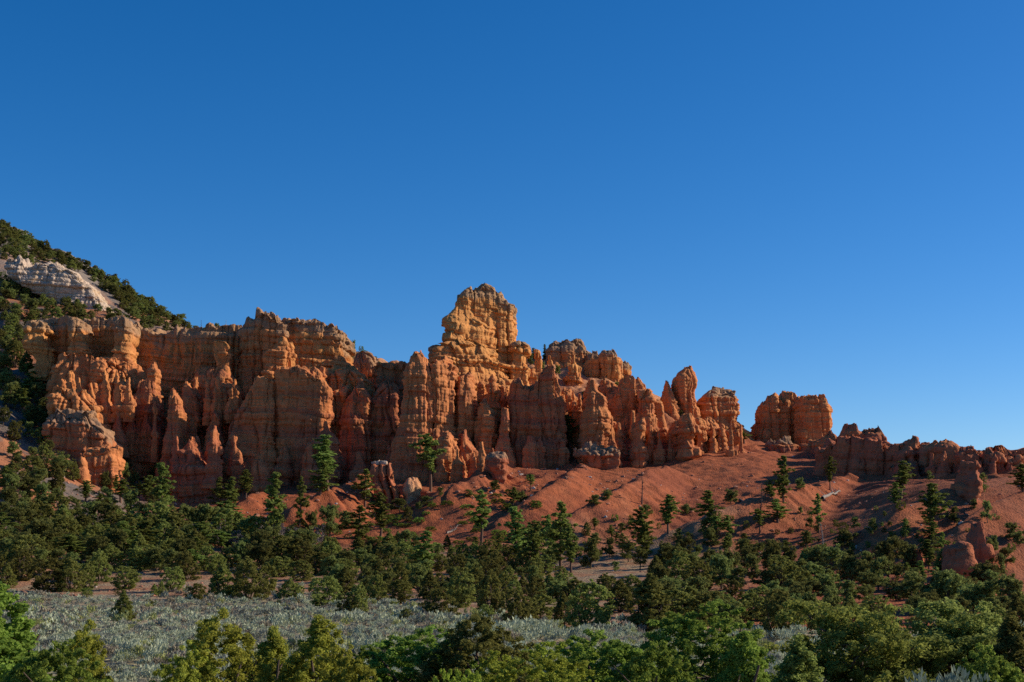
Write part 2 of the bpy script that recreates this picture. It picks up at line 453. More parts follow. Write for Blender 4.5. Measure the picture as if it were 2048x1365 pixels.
def rock(name, label, cat, Yf, depth, rows, top=None, skew=0.0, tone=0.5, cap=0.0, n=5.0, st=1.0, fl=1.0, rg=1.0,
         res=0.17, sub=4.0, group=None, white=0.0, parent=None, capname=None):
    rows = sorted(rows)
    cpx = rows[-1][1] * 0.5 + rows[-1][2] * 0.5
    if Yf is None: Yf = hit(cpx, rows[-1][0] - 3, 100)[1] - depth * 0.25
    elif parent is None and cpx < 2070 and name != "cap_stone": Yf = float(near_Y(min(cpx, 1960), Yf))
    Yc = Yf + depth / 2
    pys = np.array([r[0] for r in rows], float)
    zz_ = np.array([zat(p, Yc) for p in pys])[::-1]
    xl_ = np.array([at(r[1], r[0], Yc)[0] for r in rows])[::-1]
    xr_ = np.array([at(r[2], r[0], Yc)[0] for r in rows])[::-1]
    ztop, zb = zz_[-1], zz_[0] - sub
    nz = max(10, int((ztop - zb) / res))
    zl = np.linspace(zb, ztop, nz)
    xl = np.interp(zl, zz_, xl_); xr = np.interp(zl, zz_, xr_)
    k = max(1, int(0.3 / res)); ker = np.ones(2 * k + 1) / (2 * k + 1)
    sm = lambda v: np.convolve(np.pad(v, k, mode='edge'), ker, 'valid')
    xl, xr = sm(xl), sm(xr)
    a = np.maximum((xr - xl) / 2, 0.25); xc = (xl + xr) / 2
    amax = a.max()
    b = depth / 2 * (0.35 + 0.65 * (a / amax))
    # unit superellipse resampled along its length
    th = np.linspace(0, 2 * np.pi, 1200, endpoint=False)
    ex, ey = np.cos(th), np.sin(th)
    r0 = (np.abs(ex) ** n + np.abs(ey) ** n) ** (-1 / n)
    ex, ey = ex * r0, ey * r0
    P = np.stack([ex * amax, ey * depth / 2], 1)
    dl = np.hypot(*(np.roll(P, -1, 0) - P).T); cum = np.concatenate([[0], np.cumsum(dl)])
    na = max(20, int(cum[-1] / res))
    tt = np.linspace(0, cum[-1], na, endpoint=False)
    exx = np.interp(tt, cum, np.append(ex, ex[0])); eyy = np.interp(tt, cum, np.append(ey, ey[0]))
    # rings up the side, then shrinking cap rings
    ncap = max(4, int(min(a[-1], b[-1]) / res))
    A = np.concatenate([a, a[-1] * np.cos(np.linspace(0, np.pi / 2, ncap + 1)[1:] * 0.999)])
    B = np.concatenate([b, b[-1] * np.cos(np.linspace(0, np.pi / 2, ncap + 1)[1:] * 0.999)])
    rise = min(0.25 * a[-1], 0.9) if top is None else 0.1
    ZL = np.concatenate([zl, ztop + rise * np.sin(np.linspace(0, np.pi / 2, ncap + 1)[1:])])
    XC = np.concatenate([xc, np.full(ncap, xc[-1])])
    NL = len(ZL)
    X = XC[:, None] + A[:, None] * exx[None]
    Yp = Yc + B[:, None] * eyy[None] + skew * (A[:, None] * exx[None])
    Z = np.repeat(ZL[:, None], na, 1)
    if top is not None:
        tp = sorted(top)
        tx = np.array([at(p[0], p[1], Yc)[0] for p in tp]); tz = np.array([zat(p[1], Yc) for p in tp])
        T = np.interp(X, tx, tz) + 0.5 * vnoise(X / 1.3, Yp / 1.3, 0 * X, 5) + 0.5 * np.abs(vnoise(X / 3, Yp / 3, 0 * X, 6))
        Z = zb + (Z - zb) / (ztop - zb) * (T - zb)
        topz = T
    else:
        topz = np.full(X.shape, ztop)
    # outward normals of the footprint
    nx = np.sign(exx) * np.abs(exx) ** (n - 1) / amax; ny = np.sign(eyy) * np.abs(eyy) ** (n - 1) / (depth / 2)
    ln = np.hypot(nx, ny) + 1e-9; nx, ny = nx / ln, ny / ln
    capf = np.zeros(NL); capf[nz:] = np.linspace(0.3, 1, ncap)
    side = (1 - capf)[:, None]
    sh = X.shape
    x, y, z = X.ravel(), Yp.ravel(), Z.ravel()
    dip = z + 0.035 * x + 0.5 * fbm(x, y, z, 9, 2, 71)
    wx = x + 0.5 * vnoise(x / 3, y / 3, z / 4, 72); wy = y + 0.5 * vnoise(x / 3, y / 3, z / 4, 73)
    f1, f2, cid = worley2(wx / 2.9, wy / 2.9, 74)
    g1, g2, gid = worley2(wx / 1.25 + 0.5 * np.floor(dip / 2.3), wy / 1.25, 75)
    blk = gid - 0.5
    dj = dip + blk * 0.10 + (cid - 0.5) * 0.35
    sv = np.interp(dj, _zs, STR)
    lay = LAY[np.clip(((dj + 40) / 0.05).astype(int), 0, len(LAY) - 1)]
    boff = _hash(np.floor(cid * 4096), np.floor(lay), 0 * x, 77) - 0.5
    boff2 = _hash(np.floor(gid * 4096), np.floor(lay), 0 * x, 78) - 0.5
    amp = 0.65 + 0.5 * vnoise(x / 7, y / 7, z / 7, 76)
    disp = st * (0.75 * sv * np.clip(amp, 0.15, 1.3) + 0.75 * boff + 0.28 * boff2)
    crk = np.clip(0.35 + 1.1 * vnoise(x / 5, y / 5, z / 4.5, 79), 0.0, 1.2)
    disp = disp + fl * (-1.0 * crk * np.exp(-((f2 - f1) / 0.07) ** 1.2) + 0.30 * (0.42 - f1) + 0.80 * (cid - 0.5))
    disp = disp + fl * (-0.16 * np.exp(-((g2 - g1) / 0.07)) + 0.20 * blk)
    rgd = 1 - np.abs(vnoise(x / 1.1, y / 1.1, z / 1.5, 90)) * 2
    rg2 = np.abs(vnoise(x / 0.55, y / 0.55, z / 0.8, 92))
    grv = np.abs(vnoise(x / 0.8, y / 0.8, z / 9, 93))
    fv = np.abs(vnoise(wx / 1.7 + 0.25 * (z > 0) * vnoise(x / 2, y / 2, z / 3, 94), wy / 1.7, z / 15, 97))
    disp = disp + fl * (-0.75 * np.clip(0.5 + vnoise(x / 6, y / 6, z / 5, 98), 0, 1.2) * np.exp(-(fv / 0.08) ** 1.1) + 0.5 * (fv - 0.25))
    disp = disp + 0.25 * np.interp(dj, _zs, STR2) * np.clip(0.6 + 0.9 * vnoise(x / 3, y / 3, z / 2.5, 99), 0, 1.4)
    disp = disp + rg * (0.50 * fbm(x, y, z, 4.0, 4, 80, 0.5) + 0.08 * rgd - 0.07 * rg2 + 0.30 * (grv - 0.3))
    lim = 0.42 * np.minimum(A, B)[:, None] * np.ones(sh)
    lim = np.minimum(lim, 2.2)
    disp = disp.reshape(sh)
    disp = lim * np.tanh(disp / np.maximum(lim, 1e-3))
    X = X + disp * nx[None] * side
    Yp = Yp + disp * ny[None] * side
    tcell = (_hash(np.floor(gid * 4096), 0 * x, 0 * x, 88) - 0.5) * 1.1 + (_hash(np.floor(cid * 4096), 0 * x, 0 * x, 89) - 0.5) * 1.2
    zn = (tcell + 0.45 * fbm(x, y, 0 * z, 2.2, 3, 85) + 0.25 * fbm(x, y, z, 0.9, 2, 86)).reshape(sh)
    capw = sstep(0.0, 1.0, np.maximum(capf[:, None], 1 - (topz - Z) / 1.2))
    Z = Z + zn * np.minimum(capw, 1) * min(1.0, 0.25 + amax / 5)
    # colour: beds, tone by height, grey caprock
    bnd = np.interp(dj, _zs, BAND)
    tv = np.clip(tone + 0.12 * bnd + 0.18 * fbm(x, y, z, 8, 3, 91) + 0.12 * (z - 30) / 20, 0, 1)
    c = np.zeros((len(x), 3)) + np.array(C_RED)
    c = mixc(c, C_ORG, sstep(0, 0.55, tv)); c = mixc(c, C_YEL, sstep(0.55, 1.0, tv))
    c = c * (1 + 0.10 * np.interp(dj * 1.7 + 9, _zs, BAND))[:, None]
    if white > 0:
        c = mixc(c, (0.50, 0.42, 0.33), np.full(len(x), white)); c = mixc(c, (0.52, 0.36, 0.22), white * sstep(0.2, 0.7, fbm(x, y, z * 0.4, 5, 3, 95)))
    capm = np.zeros(len(x))
    if cap > 0:
        ch = cap * Yc / FPX
        strk = vnoise(x / 0.5, y / 0.5, z / 6, 96)
        capm = sstep(ch * 1.25, ch * 0.7, (topz - Z).ravel() + ch * 0.35 * strk)
        c = mixc(c, C_GREY, capm * 0.7)
        c = mixc(c, (0.16, 0.12, 0.09), capm * sstep(0.15, 0.6, strk) * 0.45)
    V = np.stack([X.ravel(), Yp.ravel(), Z.ravel()], 1)
    # recentre at the base
    base = np.array([xc[0], Yc, zb + sub])
    V = V - base
    i = np.arange(NL - 1)[:, None] * na; j = np.arange(na)[None]
    jn = (np.arange(na) + 1) % na
    F = np.stack([(i + j).ravel(), (i + jn[None]).ravel(), (i + na + jn[None]).ravel(), (i + na + j).ravel()], 1)
    if cap > 0 and capname:
        fm = capm[F].mean(1) > 0.5
        lo = F[~fm]; hi_ = F[fm]
        o = link(name, mesh_np(name, V, lo, M_ROCK, cols=c), loc=tuple(base))
        us, inv = np.unique(hi_, return_inverse=True)
        link(capname, mesh_np(capname, V[us], inv.reshape(hi_.shape), M_ROCK, cols=c[us]), parent=o)
    else:
        o = link(name, mesh_np(name, V, F, M_ROCK, cols=c), parent=parent, loc=tuple(base if parent is None else base - np.array(parent.location)))
    if parent is None:
        tag(o, label, cat, group, 'thing')
    return o

CAPN = "caprock"
# --- white cliff on the hill
rock("limestone_cliff", "pale grey-white limestone cliff high on the wooded left hill", "cliff", 372, 12,
     [(528, 20, 120), (560, 30, 200), (605, 110, 225), (620, 122, 228)], top=[(10, 545), (22, 530), (55, 530), (60, 545), (100, 535), (150, 538), (180, 552), (205, 568), (222, 590), (232, 610)],
     skew=0.15, white=0.85, st=1.3, fl=0.7, n=4)
# --- left cliff line
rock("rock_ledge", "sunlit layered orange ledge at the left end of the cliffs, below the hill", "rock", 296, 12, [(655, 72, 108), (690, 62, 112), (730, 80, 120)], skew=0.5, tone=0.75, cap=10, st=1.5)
rock("cliff_wall", "orange cliff with two shadowed alcoves under an overhanging grey cap, left end of cliffs", "cliff", 301, 16,
     [(650, 100, 268), (720, 98, 266), (760, 95, 270)], top=[(100, 662), (140, 652), (165, 650), (180, 658), (200, 652), (225, 648), (255, 650), (270, 660)], tone=0.62, cap=20, capname=CAPN, skew=-0.05, st=0.9)
rock("rock_pier", "sunlit orange buttress standing between the two cliff alcoves on the left", "rock", 293, 10,
     [(649, 148, 172), (672, 150, 182), (690, 152, 180), (705, 150, 185), (720, 145, 195)], tone=0.65, cap=18, skew=0.3)
rock("rock_pier", "sunlit grey-topped corner buttress right of the cliff alcoves", "rock", 292, 12,
     [(648, 228, 262), (670, 240, 270), (700, 240, 268), (712, 236, 268), (732, 232, 275)], tone=0.65, cap=25, skew=0.3)
rock("rock_terrace", "lumpy lit terrace of orange knobs at the foot of the alcove cliff", "rock", 287, 16,
     [(722, 140, 270), (740, 128, 285), (775, 118, 300), (800, 110, 305)], top=[(110, 770), (130, 725), (160, 722), (180, 730), (230, 728), (262, 736), (290, 760), (310, 780)], tone=0.5, st=0.8, fl=1.6, skew=0.2)
rock("rock_spire", "small sunlit orange spire before the shaded long cliff wall", "rock", 287, 5,
     [(722, 307, 311), (735, 300, 314), (750, 296, 317), (770, 285, 318), (800, 280, 322)], tone=0.5, st=0.9)
rock("cliff_wall", "long shaded cliff wall with grey streaked cap, under the tan dome", "cliff", 303, 18,
     [(664, 266, 498), (760, 264, 500), (840, 260, 505)], top=[(266, 668), (300, 668), (345, 684), (370, 676), (400, 672), (440, 668), (500, 666)], tone=0.5, cap=26, capname=CAPN, st=0.8, fl=1.0, skew=0.12)
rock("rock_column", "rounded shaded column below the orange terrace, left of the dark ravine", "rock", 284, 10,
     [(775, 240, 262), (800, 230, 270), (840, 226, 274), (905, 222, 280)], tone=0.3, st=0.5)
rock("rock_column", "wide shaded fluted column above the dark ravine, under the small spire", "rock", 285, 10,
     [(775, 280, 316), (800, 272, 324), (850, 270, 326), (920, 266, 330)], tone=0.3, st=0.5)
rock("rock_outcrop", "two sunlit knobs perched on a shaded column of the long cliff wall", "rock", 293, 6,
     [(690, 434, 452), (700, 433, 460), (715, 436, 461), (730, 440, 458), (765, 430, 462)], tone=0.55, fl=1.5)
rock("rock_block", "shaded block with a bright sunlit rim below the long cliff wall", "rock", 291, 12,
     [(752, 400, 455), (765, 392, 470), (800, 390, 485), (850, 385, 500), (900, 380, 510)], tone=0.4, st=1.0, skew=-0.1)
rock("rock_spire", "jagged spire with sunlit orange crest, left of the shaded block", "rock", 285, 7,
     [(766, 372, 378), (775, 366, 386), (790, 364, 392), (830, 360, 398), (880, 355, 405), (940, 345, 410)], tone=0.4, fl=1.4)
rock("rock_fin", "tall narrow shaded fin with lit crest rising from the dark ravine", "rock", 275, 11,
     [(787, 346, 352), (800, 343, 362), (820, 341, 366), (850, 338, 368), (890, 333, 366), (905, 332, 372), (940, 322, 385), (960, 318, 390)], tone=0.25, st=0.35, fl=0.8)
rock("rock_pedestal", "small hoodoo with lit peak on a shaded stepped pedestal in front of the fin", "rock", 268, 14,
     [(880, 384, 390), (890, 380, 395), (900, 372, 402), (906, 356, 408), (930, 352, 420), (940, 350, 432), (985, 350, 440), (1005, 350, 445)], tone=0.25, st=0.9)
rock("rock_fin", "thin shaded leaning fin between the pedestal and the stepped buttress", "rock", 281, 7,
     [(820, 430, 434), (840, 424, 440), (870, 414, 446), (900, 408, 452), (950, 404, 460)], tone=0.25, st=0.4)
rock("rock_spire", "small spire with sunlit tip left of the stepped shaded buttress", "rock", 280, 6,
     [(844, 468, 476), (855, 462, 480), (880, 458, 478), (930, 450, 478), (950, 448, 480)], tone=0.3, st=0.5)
rock("cliff_wall", "upper shaded cliff block with broken grey crest, tallest of left rim", "cliff", 296, 14,
     [(640, 492, 584), (680, 490, 586), (770, 480, 590), (800, 475, 592)], top=[(490, 664), (498, 654), (519, 652), (522, 637), (533, 636), (537, 648), (548, 644), (560, 641), (563, 655), (575, 650), (588, 660)],
     tone=0.5, cap=26, capname=CAPN, st=0.9, skew=-0.05)
rock("cliff_wall", "banded orange cliff with grey ribbed cap and undercut ledges, left of the saddle", "cliff", 299, 16,
     [(655, 572, 697), (680, 572, 699), (720, 572, 700), (735, 572, 704), (760, 572, 712), (800, 570, 715)], top=[(572, 658), (600, 656), (640, 655), (665, 658), (680, 664), (690, 674), (697, 690), (705, 700)],
     tone=0.68, cap=24, capname=CAPN, st=1.5, fl=0.5, skew=0.17)
rock("rock_pillar", "bright sunlit orange pillar with leaning pinnacles before the banded cliff", "rock", 287, 8,
     [(684, 565, 572), (695, 556, 582), (705, 540, 586), (715, 534, 586), (745, 533, 584), (762, 530, 590), (790, 528, 600)], tone=0.6, skew=0.25, st=1.1)
rock("rock_outcrop", "orange flake leaning on the lit pillar before the banded cliff", "rock", 290, 3.5, [(687, 577, 582), (698, 574, 588), (708, 576, 587), (730, 572, 588)], tone=0.65, st=0.3)
rock("rock_outcrop", "row of sunlit orange knobs under the banded cliff, right end", "rock", 291, 12,
     [(742, 660, 712), (752, 655, 724), (765, 650, 735), (790, 650, 740), (820, 650, 740)], tone=0.65, fl=1.6, skew=0.2)
rock("rock_hoodoo", "small cluster of lit hoodoos with flat cap on the stepped buttress", "hoodoo", 287, 5,
     [(738, 640, 652), (745, 635, 653), (760, 632, 654), (780, 628, 660)], tone=0.5, fl=1.5)
rock("rock_block", "grey-brown fluted block at the saddle right of the banded cliff", "rock", 318, 12,
     [(714, 712, 745), (730, 708, 752), (745, 706, 765), (770, 700, 775)], tone=0.45, cap=30, st=0.4, fl=1.2)
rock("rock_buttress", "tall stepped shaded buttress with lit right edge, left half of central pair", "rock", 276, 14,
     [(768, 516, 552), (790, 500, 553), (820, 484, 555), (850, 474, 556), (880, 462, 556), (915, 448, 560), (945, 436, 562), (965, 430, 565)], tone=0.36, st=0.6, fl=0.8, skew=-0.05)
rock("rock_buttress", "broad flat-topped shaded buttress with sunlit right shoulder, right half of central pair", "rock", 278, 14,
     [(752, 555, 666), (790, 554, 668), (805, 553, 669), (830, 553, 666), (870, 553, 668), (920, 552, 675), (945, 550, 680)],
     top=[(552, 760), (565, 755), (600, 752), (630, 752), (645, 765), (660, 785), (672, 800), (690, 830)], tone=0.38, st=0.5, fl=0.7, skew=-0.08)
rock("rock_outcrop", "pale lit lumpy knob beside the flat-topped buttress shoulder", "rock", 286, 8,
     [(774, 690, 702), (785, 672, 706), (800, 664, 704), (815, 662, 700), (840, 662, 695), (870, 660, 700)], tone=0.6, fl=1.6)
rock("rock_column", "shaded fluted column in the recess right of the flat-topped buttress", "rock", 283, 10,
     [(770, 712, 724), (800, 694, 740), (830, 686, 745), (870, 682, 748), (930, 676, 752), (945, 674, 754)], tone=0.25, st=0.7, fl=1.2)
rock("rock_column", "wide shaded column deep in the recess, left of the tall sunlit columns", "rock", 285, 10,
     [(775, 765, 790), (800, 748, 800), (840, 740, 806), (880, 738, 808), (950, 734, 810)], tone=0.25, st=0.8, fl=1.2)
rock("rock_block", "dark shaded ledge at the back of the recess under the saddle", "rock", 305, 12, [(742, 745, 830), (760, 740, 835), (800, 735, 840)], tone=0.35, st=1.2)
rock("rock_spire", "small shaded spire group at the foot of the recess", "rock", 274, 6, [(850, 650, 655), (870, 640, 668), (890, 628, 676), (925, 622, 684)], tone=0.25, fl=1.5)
# --- central columns
rock("rock_column", "tallest pink-brown column left of the main tower, shaded face and lit edge", "rock", 270, 13,
     [(712, 826, 848), (718, 819, 858), (740, 811, 864), (775, 808, 871), (830, 804, 874), (860, 799, 872), (880, 790, 870), (910, 782, 872), (950, 777, 876), (975, 774, 880)], tone=0.42, st=0.5, fl=0.6, skew=0.22, n=3.4)
rock("rock_column", "lit knobbly column, second right of the tallest pink-brown column", "rock", 273, 11,
     [(725, 868, 900), (735, 866, 910), (760, 866, 913), (800, 868, 912), (850, 866, 914), (890, 862, 918), (930, 860, 920), (955, 858, 922)], tone=0.5, st=0.9, fl=1.2, skew=0.6)
rock("rock_column", "rounded sunlit column with smooth head, nearest the main tower's foot", "rock", 276, 10,
     [(748, 928, 938), (755, 918, 944), (780, 912, 948), (820, 910, 952), (845, 910, 953), (870, 908, 950), (920, 905, 955), (945, 904, 958)], tone=0.48, st=0.8, fl=0.8, skew=0.6, n=2.8)
rock("rock_hoodoo", "lumpy beehive-shaped sunlit hoodoo left of the dark central fin", "hoodoo", 275, 8,
     [(802, 962, 976), (815, 957, 985), (835, 954, 992), (860, 954, 997), (885, 955, 996), (905, 955, 992), (920, 950, 998), (935, 950, 1000)], tone=0.5, st=1.3, fl=0.9, skew=0.3, n=2.5)
rock("boulder_pile", "orange lumps at the foot of the knobbly column, beside the lone pine", "rock", 266, 8,
     [(868, 886, 906), (885, 880, 918), (905, 876, 926), (930, 876, 925), (955, 872, 915), (970, 872, 912)], tone=0.5, fl=1.5, st=1.1, skew=0.3, n=2.5)
rock("boulder_pile", "orange lumps below the smooth-headed column", "rock", 269, 8,
     [(865, 920, 936), (885, 918, 940), (900, 915, 955), (920, 912, 972), (938, 910, 975)], tone=0.45, fl=1.5, st=1.1, skew=0.3, n=2.5)
rock("rock_outcrop", "rounded orange outcrops on the slope between tower foot and columns", "rock", 292, 8,
     [(776, 958, 985), (790, 950, 996), (810, 946, 1000), (840, 945, 1005)], tone=0.55, fl=1.7, n=2.5, skew=0.2)
rock("rock_outcrop", "rounded pink outcrop tucked behind the dark fin's left edge", "rock", 290, 8,
     [(785, 1000, 1020), (805, 992, 1024), (850, 990, 1026), (880, 990, 1026)], tone=0.45, fl=1.4, n=2.5)
# --- main tower: shaft, stepped buttress, shoulder
tower = empty("rock_tower", at(970, 780, 304))
tag(tower, "tallest orange rock tower with bulging overhang and stacked pancake layers, centre of skyline", "rock tower")
rock("tower_shaft", None, None, 299, 14, [(573, 918, 1028), (610, 916, 1028), (640, 915, 1028), (660, 914, 1028), (682, 912, 1031), (720, 912, 1034), (800, 905, 1038)],
     top=[(905, 632), (917, 616), (928, 606), (936, 598), (944, 589), (955, 586), (976, 587), (994, 597), (1010, 604), (1024, 611), (1030, 626)], tone=0.85, cap=22, st=0.7, fl=1.0, skew=0.5, n=6.5, parent=tower)
rock("tower_overhang", None, None, 295, 9, [(596, 926, 936), (603, 914, 945), (620, 909, 948), (630, 902, 950), (637, 893, 955), (649, 887, 975), (658, 886, 985), (666, 893, 992), (673, 903, 990), (684, 908, 985), (700, 910, 985)],
     tone=0.85, st=0.7, fl=0.7, skew=0.55, n=3.2, sub=1, parent=tower)
rock("tower_buttress", None, None, 291, 12, [(676, 895, 935), (688, 893, 955), (695, 882, 985), (706, 872, 1000), (716, 868, 1008), (735, 872, 1015), (760, 890, 1028), (780, 905, 1040), (800, 900, 1046)],
     tone=0.8, st=1.9, fl=0.6, skew=0.65, n=3.5, parent=tower)
rock("tower_flank", None, None, 299, 11, [(690, 1026, 1048), (697, 1020, 1056), (722, 1018, 1056), (745, 1016, 1054), (765, 1014, 1053), (800, 1010, 1056)],
     tone=0.75, st=1.6, fl=1.0, skew=0.3, cap=8, parent=tower)
rock("tower_shoulder", None, None, 303, 8, [(702, 862, 892), (712, 858, 898), (730, 858, 900), (760, 855, 905)], tone=0.55, cap=12, st=0.6, parent=tower)
# --- right of the tower
rock("rock_pinnacle", "stubby orange pinnacle on the saddle just right of the main tower", "rock", 306, 4, [(706, 1070, 1079), (715, 1070, 1083), (735, 1069, 1083), (745, 1058, 1088), (775, 1052, 1092)], tone=0.6, st=0.8)
rock("rock_pinnacle", "thin finger-like pinnacle on the saddle, right of the stubby one", "rock", 308, 2.6, [(712, 1096, 1102), (722, 1095, 1104), (740, 1094, 1104), (748, 1090, 1108), (775, 1086, 1112)], tone=0.6, st=0.5, fl=0.4)
rock("rock_butte", "flat-topped brown butte with trees on its rim, right of the tower", "rock", 330, 20,
     [(690, 1100, 1162), (705, 1090, 1178), (740, 1088, 1195), (775, 1085, 1205), (800, 1085, 1210)], top=[(1085, 708), (1100, 694), (1120, 690), (1160, 689), (1168, 700), (1180, 708), (1198, 715), (1210, 720)], tone=0.5, cap=26, capname=CAPN, st=0.8, fl=1.1, skew=0.15)
rock("rock_butte", "square orange block with dark crest between brown butte and grey-capped one", "rock", 322, 11,
     [(709, 1206, 1230), (715, 1200, 1236), (740, 1200, 1238), (770, 1198, 1240), (800, 1196, 1242)], tone=0.62, cap=10, st=0.6, skew=0.15)
rock("rock_butte", "small grey-capped layered block at the rim's right drop", "rock", 327, 9, [(728, 1238, 1252), (736, 1236, 1262), (752, 1235, 1261), (770, 1234, 1266), (800, 1232, 1270)], tone=0.75, cap=14, st=1.3, skew=0.25)
rock("rock_butte", "ribbed orange wall joining brown butte to the square block", "rock", 324, 11, [(712, 1180, 1196), (725, 1172, 1203), (770, 1170, 1206), (800, 1170, 1206)], tone=0.58, cap=8, st=0.7, skew=0.15)
rock("rock_hoodoo", "orange hoodoo pile with pointed head before the brown butte", "hoodoo", 312, 9,
     [(718, 1146, 1149), (728, 1143, 1153), (735, 1136, 1164), (748, 1135, 1166), (755, 1131, 1167), (775, 1128, 1170), (790, 1116, 1172), (815, 1110, 1176)], tone=0.6, st=1.2, fl=1.1, skew=0.25, n=2.6)
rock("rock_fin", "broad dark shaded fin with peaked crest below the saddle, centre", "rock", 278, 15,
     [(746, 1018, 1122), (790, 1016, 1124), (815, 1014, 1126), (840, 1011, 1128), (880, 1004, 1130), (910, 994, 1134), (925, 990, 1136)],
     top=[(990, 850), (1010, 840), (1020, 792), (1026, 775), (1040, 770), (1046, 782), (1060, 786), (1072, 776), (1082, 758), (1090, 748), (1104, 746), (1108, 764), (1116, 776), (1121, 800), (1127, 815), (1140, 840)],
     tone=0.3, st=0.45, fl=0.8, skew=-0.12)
rock("rock_pillar", "slender pillar with lit stripe leaning on the dark fin's left end", "rock", 274, 7, [(826, 1005, 1015), (845, 1003, 1017), (870, 999, 1019), (900, 992, 1022), (925, 988, 1026)], tone=0.38, st=0.4, skew=0.2)
rock("rock_outcrop", "cluster of lit rounded knobs behind the dark fin's right end", "rock", 293, 9, [(783, 1128, 1140), (795, 1122, 1150), (815, 1120, 1152), (850, 1118, 1156), (880, 1116, 1160)], tone=0.5, fl=1.7, n=2.5, skew=0.2)
rock("rock_hoodoo", "small tiered hoodoo with ball head between fin and notched tower", "hoodoo", 286, 6, [(809, 1148, 1152), (818, 1146, 1153), (824, 1141, 1158), (835, 1140, 1160), (850, 1142, 1164), (890, 1138, 1168)], tone=0.45, st=1.2)
rock("rock_tower", "notched tower with lit broken right edge, right of the dark fin", "rock tower", 276, 12,
     [(773, 1172, 1191), (785, 1171, 1192), (794, 1170, 1206), (810, 1168, 1211), (835, 1164, 1217), (860, 1160, 1218), (885, 1156, 1217), (905, 1154, 1216), (920, 1152, 1218)], tone=0.4, st=0.8, fl=0.8, skew=0.05, n=2.6)
rock("rock_ledge", "grey flat ledge with crumbling right end under the notched tower", "rock", 270, 8, [(906, 1152, 1238), (914, 1150, 1241), (918, 1158, 1238), (928, 1170, 1242), (938, 1165, 1240)], tone=0.3, cap=9, st=0.6, sub=3)
rock("rock_column", "short stub column right of the notched tower", "rock", 282, 6, [(849, 1222, 1232), (858, 1219, 1236), (875, 1218, 1234), (905, 1216, 1236)], tone=0.4)
rock("rock_buttress", "shaded twin-peaked buttress with cone tops, right of the notched tower", "rock", 290, 14,
     [(763, 1218, 1274), (790, 1217, 1276), (815, 1215, 1279), (850, 1214, 1282), (900, 1212, 1286)],
     top=[(1212, 808), (1228, 796), (1238, 785), (1245, 768), (1250, 764), (1262, 763), (1268, 776), (1274, 795), (1284, 806)], tone=0.35, st=0.6, fl=1.1)
rock("rock_outcrop", "row of grey-pink rounded knobs behind the twin-peaked buttress", "rock", 303, 8, [(766, 1200, 1222), (775, 1194, 1238), (800, 1190, 1244), (830, 1190, 1248)], tone=0.45, fl=1.8, n=2.5)
rock("rock_outcrop", "rounded boulder-like knob on the skyline left of the cone rock", "rock", 310, 8, [(762, 1270, 1278), (772, 1262, 1290), (790, 1256, 1296), (820, 1250, 1300)], tone=0.45, n=2.3, st=0.3)
rock("rock_column", "shaded column with cracked flat head above the thin lit hoodoo", "rock", 287, 9, [(788, 1276, 1300), (805, 1272, 1306), (840, 1270, 1310), (900, 1268, 1314)], tone=0.35, fl=1.3)
rock("rock_hoodoo", "thin lit hoodoo standing forward on the red slope below the twin peaks", "hoodoo", 272, 7,
     [(843, 1281, 1287), (853, 1273, 1290), (868, 1268, 1290), (885, 1265, 1287), (900, 1264, 1290), (912, 1265, 1293), (935, 1263, 1291), (955, 1261, 1288), (970, 1258, 1290)], tone=0.36, st=0.9, skew=0.1, n=2.5)
rock("rock_column", "pair of small knobby columns right of the thin lit hoodoo", "rock", 283, 6, [(852, 1296, 1302), (862, 1291, 1311), (885, 1291, 1310), (905, 1288, 1314)], tone=0.42, fl=1.6)
rock("rock_column", "capped column with narrow neck above the red chute", "rock", 289, 7, [(803, 1306, 1320), (812, 1302, 1322), (830, 1308, 1324), (850, 1310, 1328), (880, 1308, 1336), (910, 1300, 1340)], tone=0.45, st=0.8)
rock("rock_cone", "pointed cone rock leaning against the crown-shaped tower", "rock", 303, 8, [(766, 1330, 1338), (780, 1327, 1341), (800, 1324, 1349), (820, 1323, 1358), (845, 1325, 1366)], tone=0.45, st=0.3, fl=0.6, n=2.3)
rock("rock_tower", "crown-topped narrow-waisted rock tower standing alone on the right skyline", "rock tower", 305, 9,
     [(741, 1370, 1384), (747, 1356, 1386), (760, 1347, 1387), (775, 1343, 1388), (788, 1345, 1386), (805, 1350, 1389), (825, 1356, 1393), (850, 1352, 1396)], tone=0.5, st=0.4, fl=0.9, n=2.8)
rock("rock_butte", "squat layered block with flat brush-topped crest right of the crown-topped tower", "rock", 311, 14,
     [(790, 1415, 1469), (800, 1398, 1470), (815, 1395, 1472), (832, 1395, 1474), (842, 1395, 1467), (852, 1395, 1480), (868, 1390, 1492), (890, 1390, 1500)], tone=0.55, cap=9, st=1.1, skew=0.2)
rock("rock_column", "front column of the stepped cluster, standing on red talus", "rock", 274, 9,
     [(833, 1364, 1386), (850, 1359, 1393), (868, 1358, 1396), (882, 1360, 1388), (900, 1357, 1395), (915, 1355, 1396), (925, 1358, 1384), (945, 1359, 1383), (960, 1356, 1386)], tone=0.42, st=1.0, skew=0.15, n=2.8)
rock("rock_column", "lit fluted column just right of the cluster's front column", "rock", 279, 9, [(838, 1388, 1402), (850, 1384, 1408), (880, 1384, 1407), (905, 1382, 1402), (930, 1380, 1404)], tone=0.48, st=1.2, skew=0.3)
rock("rock_column", "pale ribbed column, middle of the stepped cluster", "rock", 283, 9, [(840, 1406, 1424), (855, 1404, 1434), (880, 1404, 1438), (910, 1402, 1440)], tone=0.5, st=1.0, fl=1.4, skew=0.3)
rock("rock_column", "low rounded column near the right end of the stepped cluster", "rock", 286, 7, [(856, 1434, 1446), (868, 1431, 1450), (885, 1430, 1452), (910, 1428, 1454)], tone=0.48, st=1.0, skew=0.2)
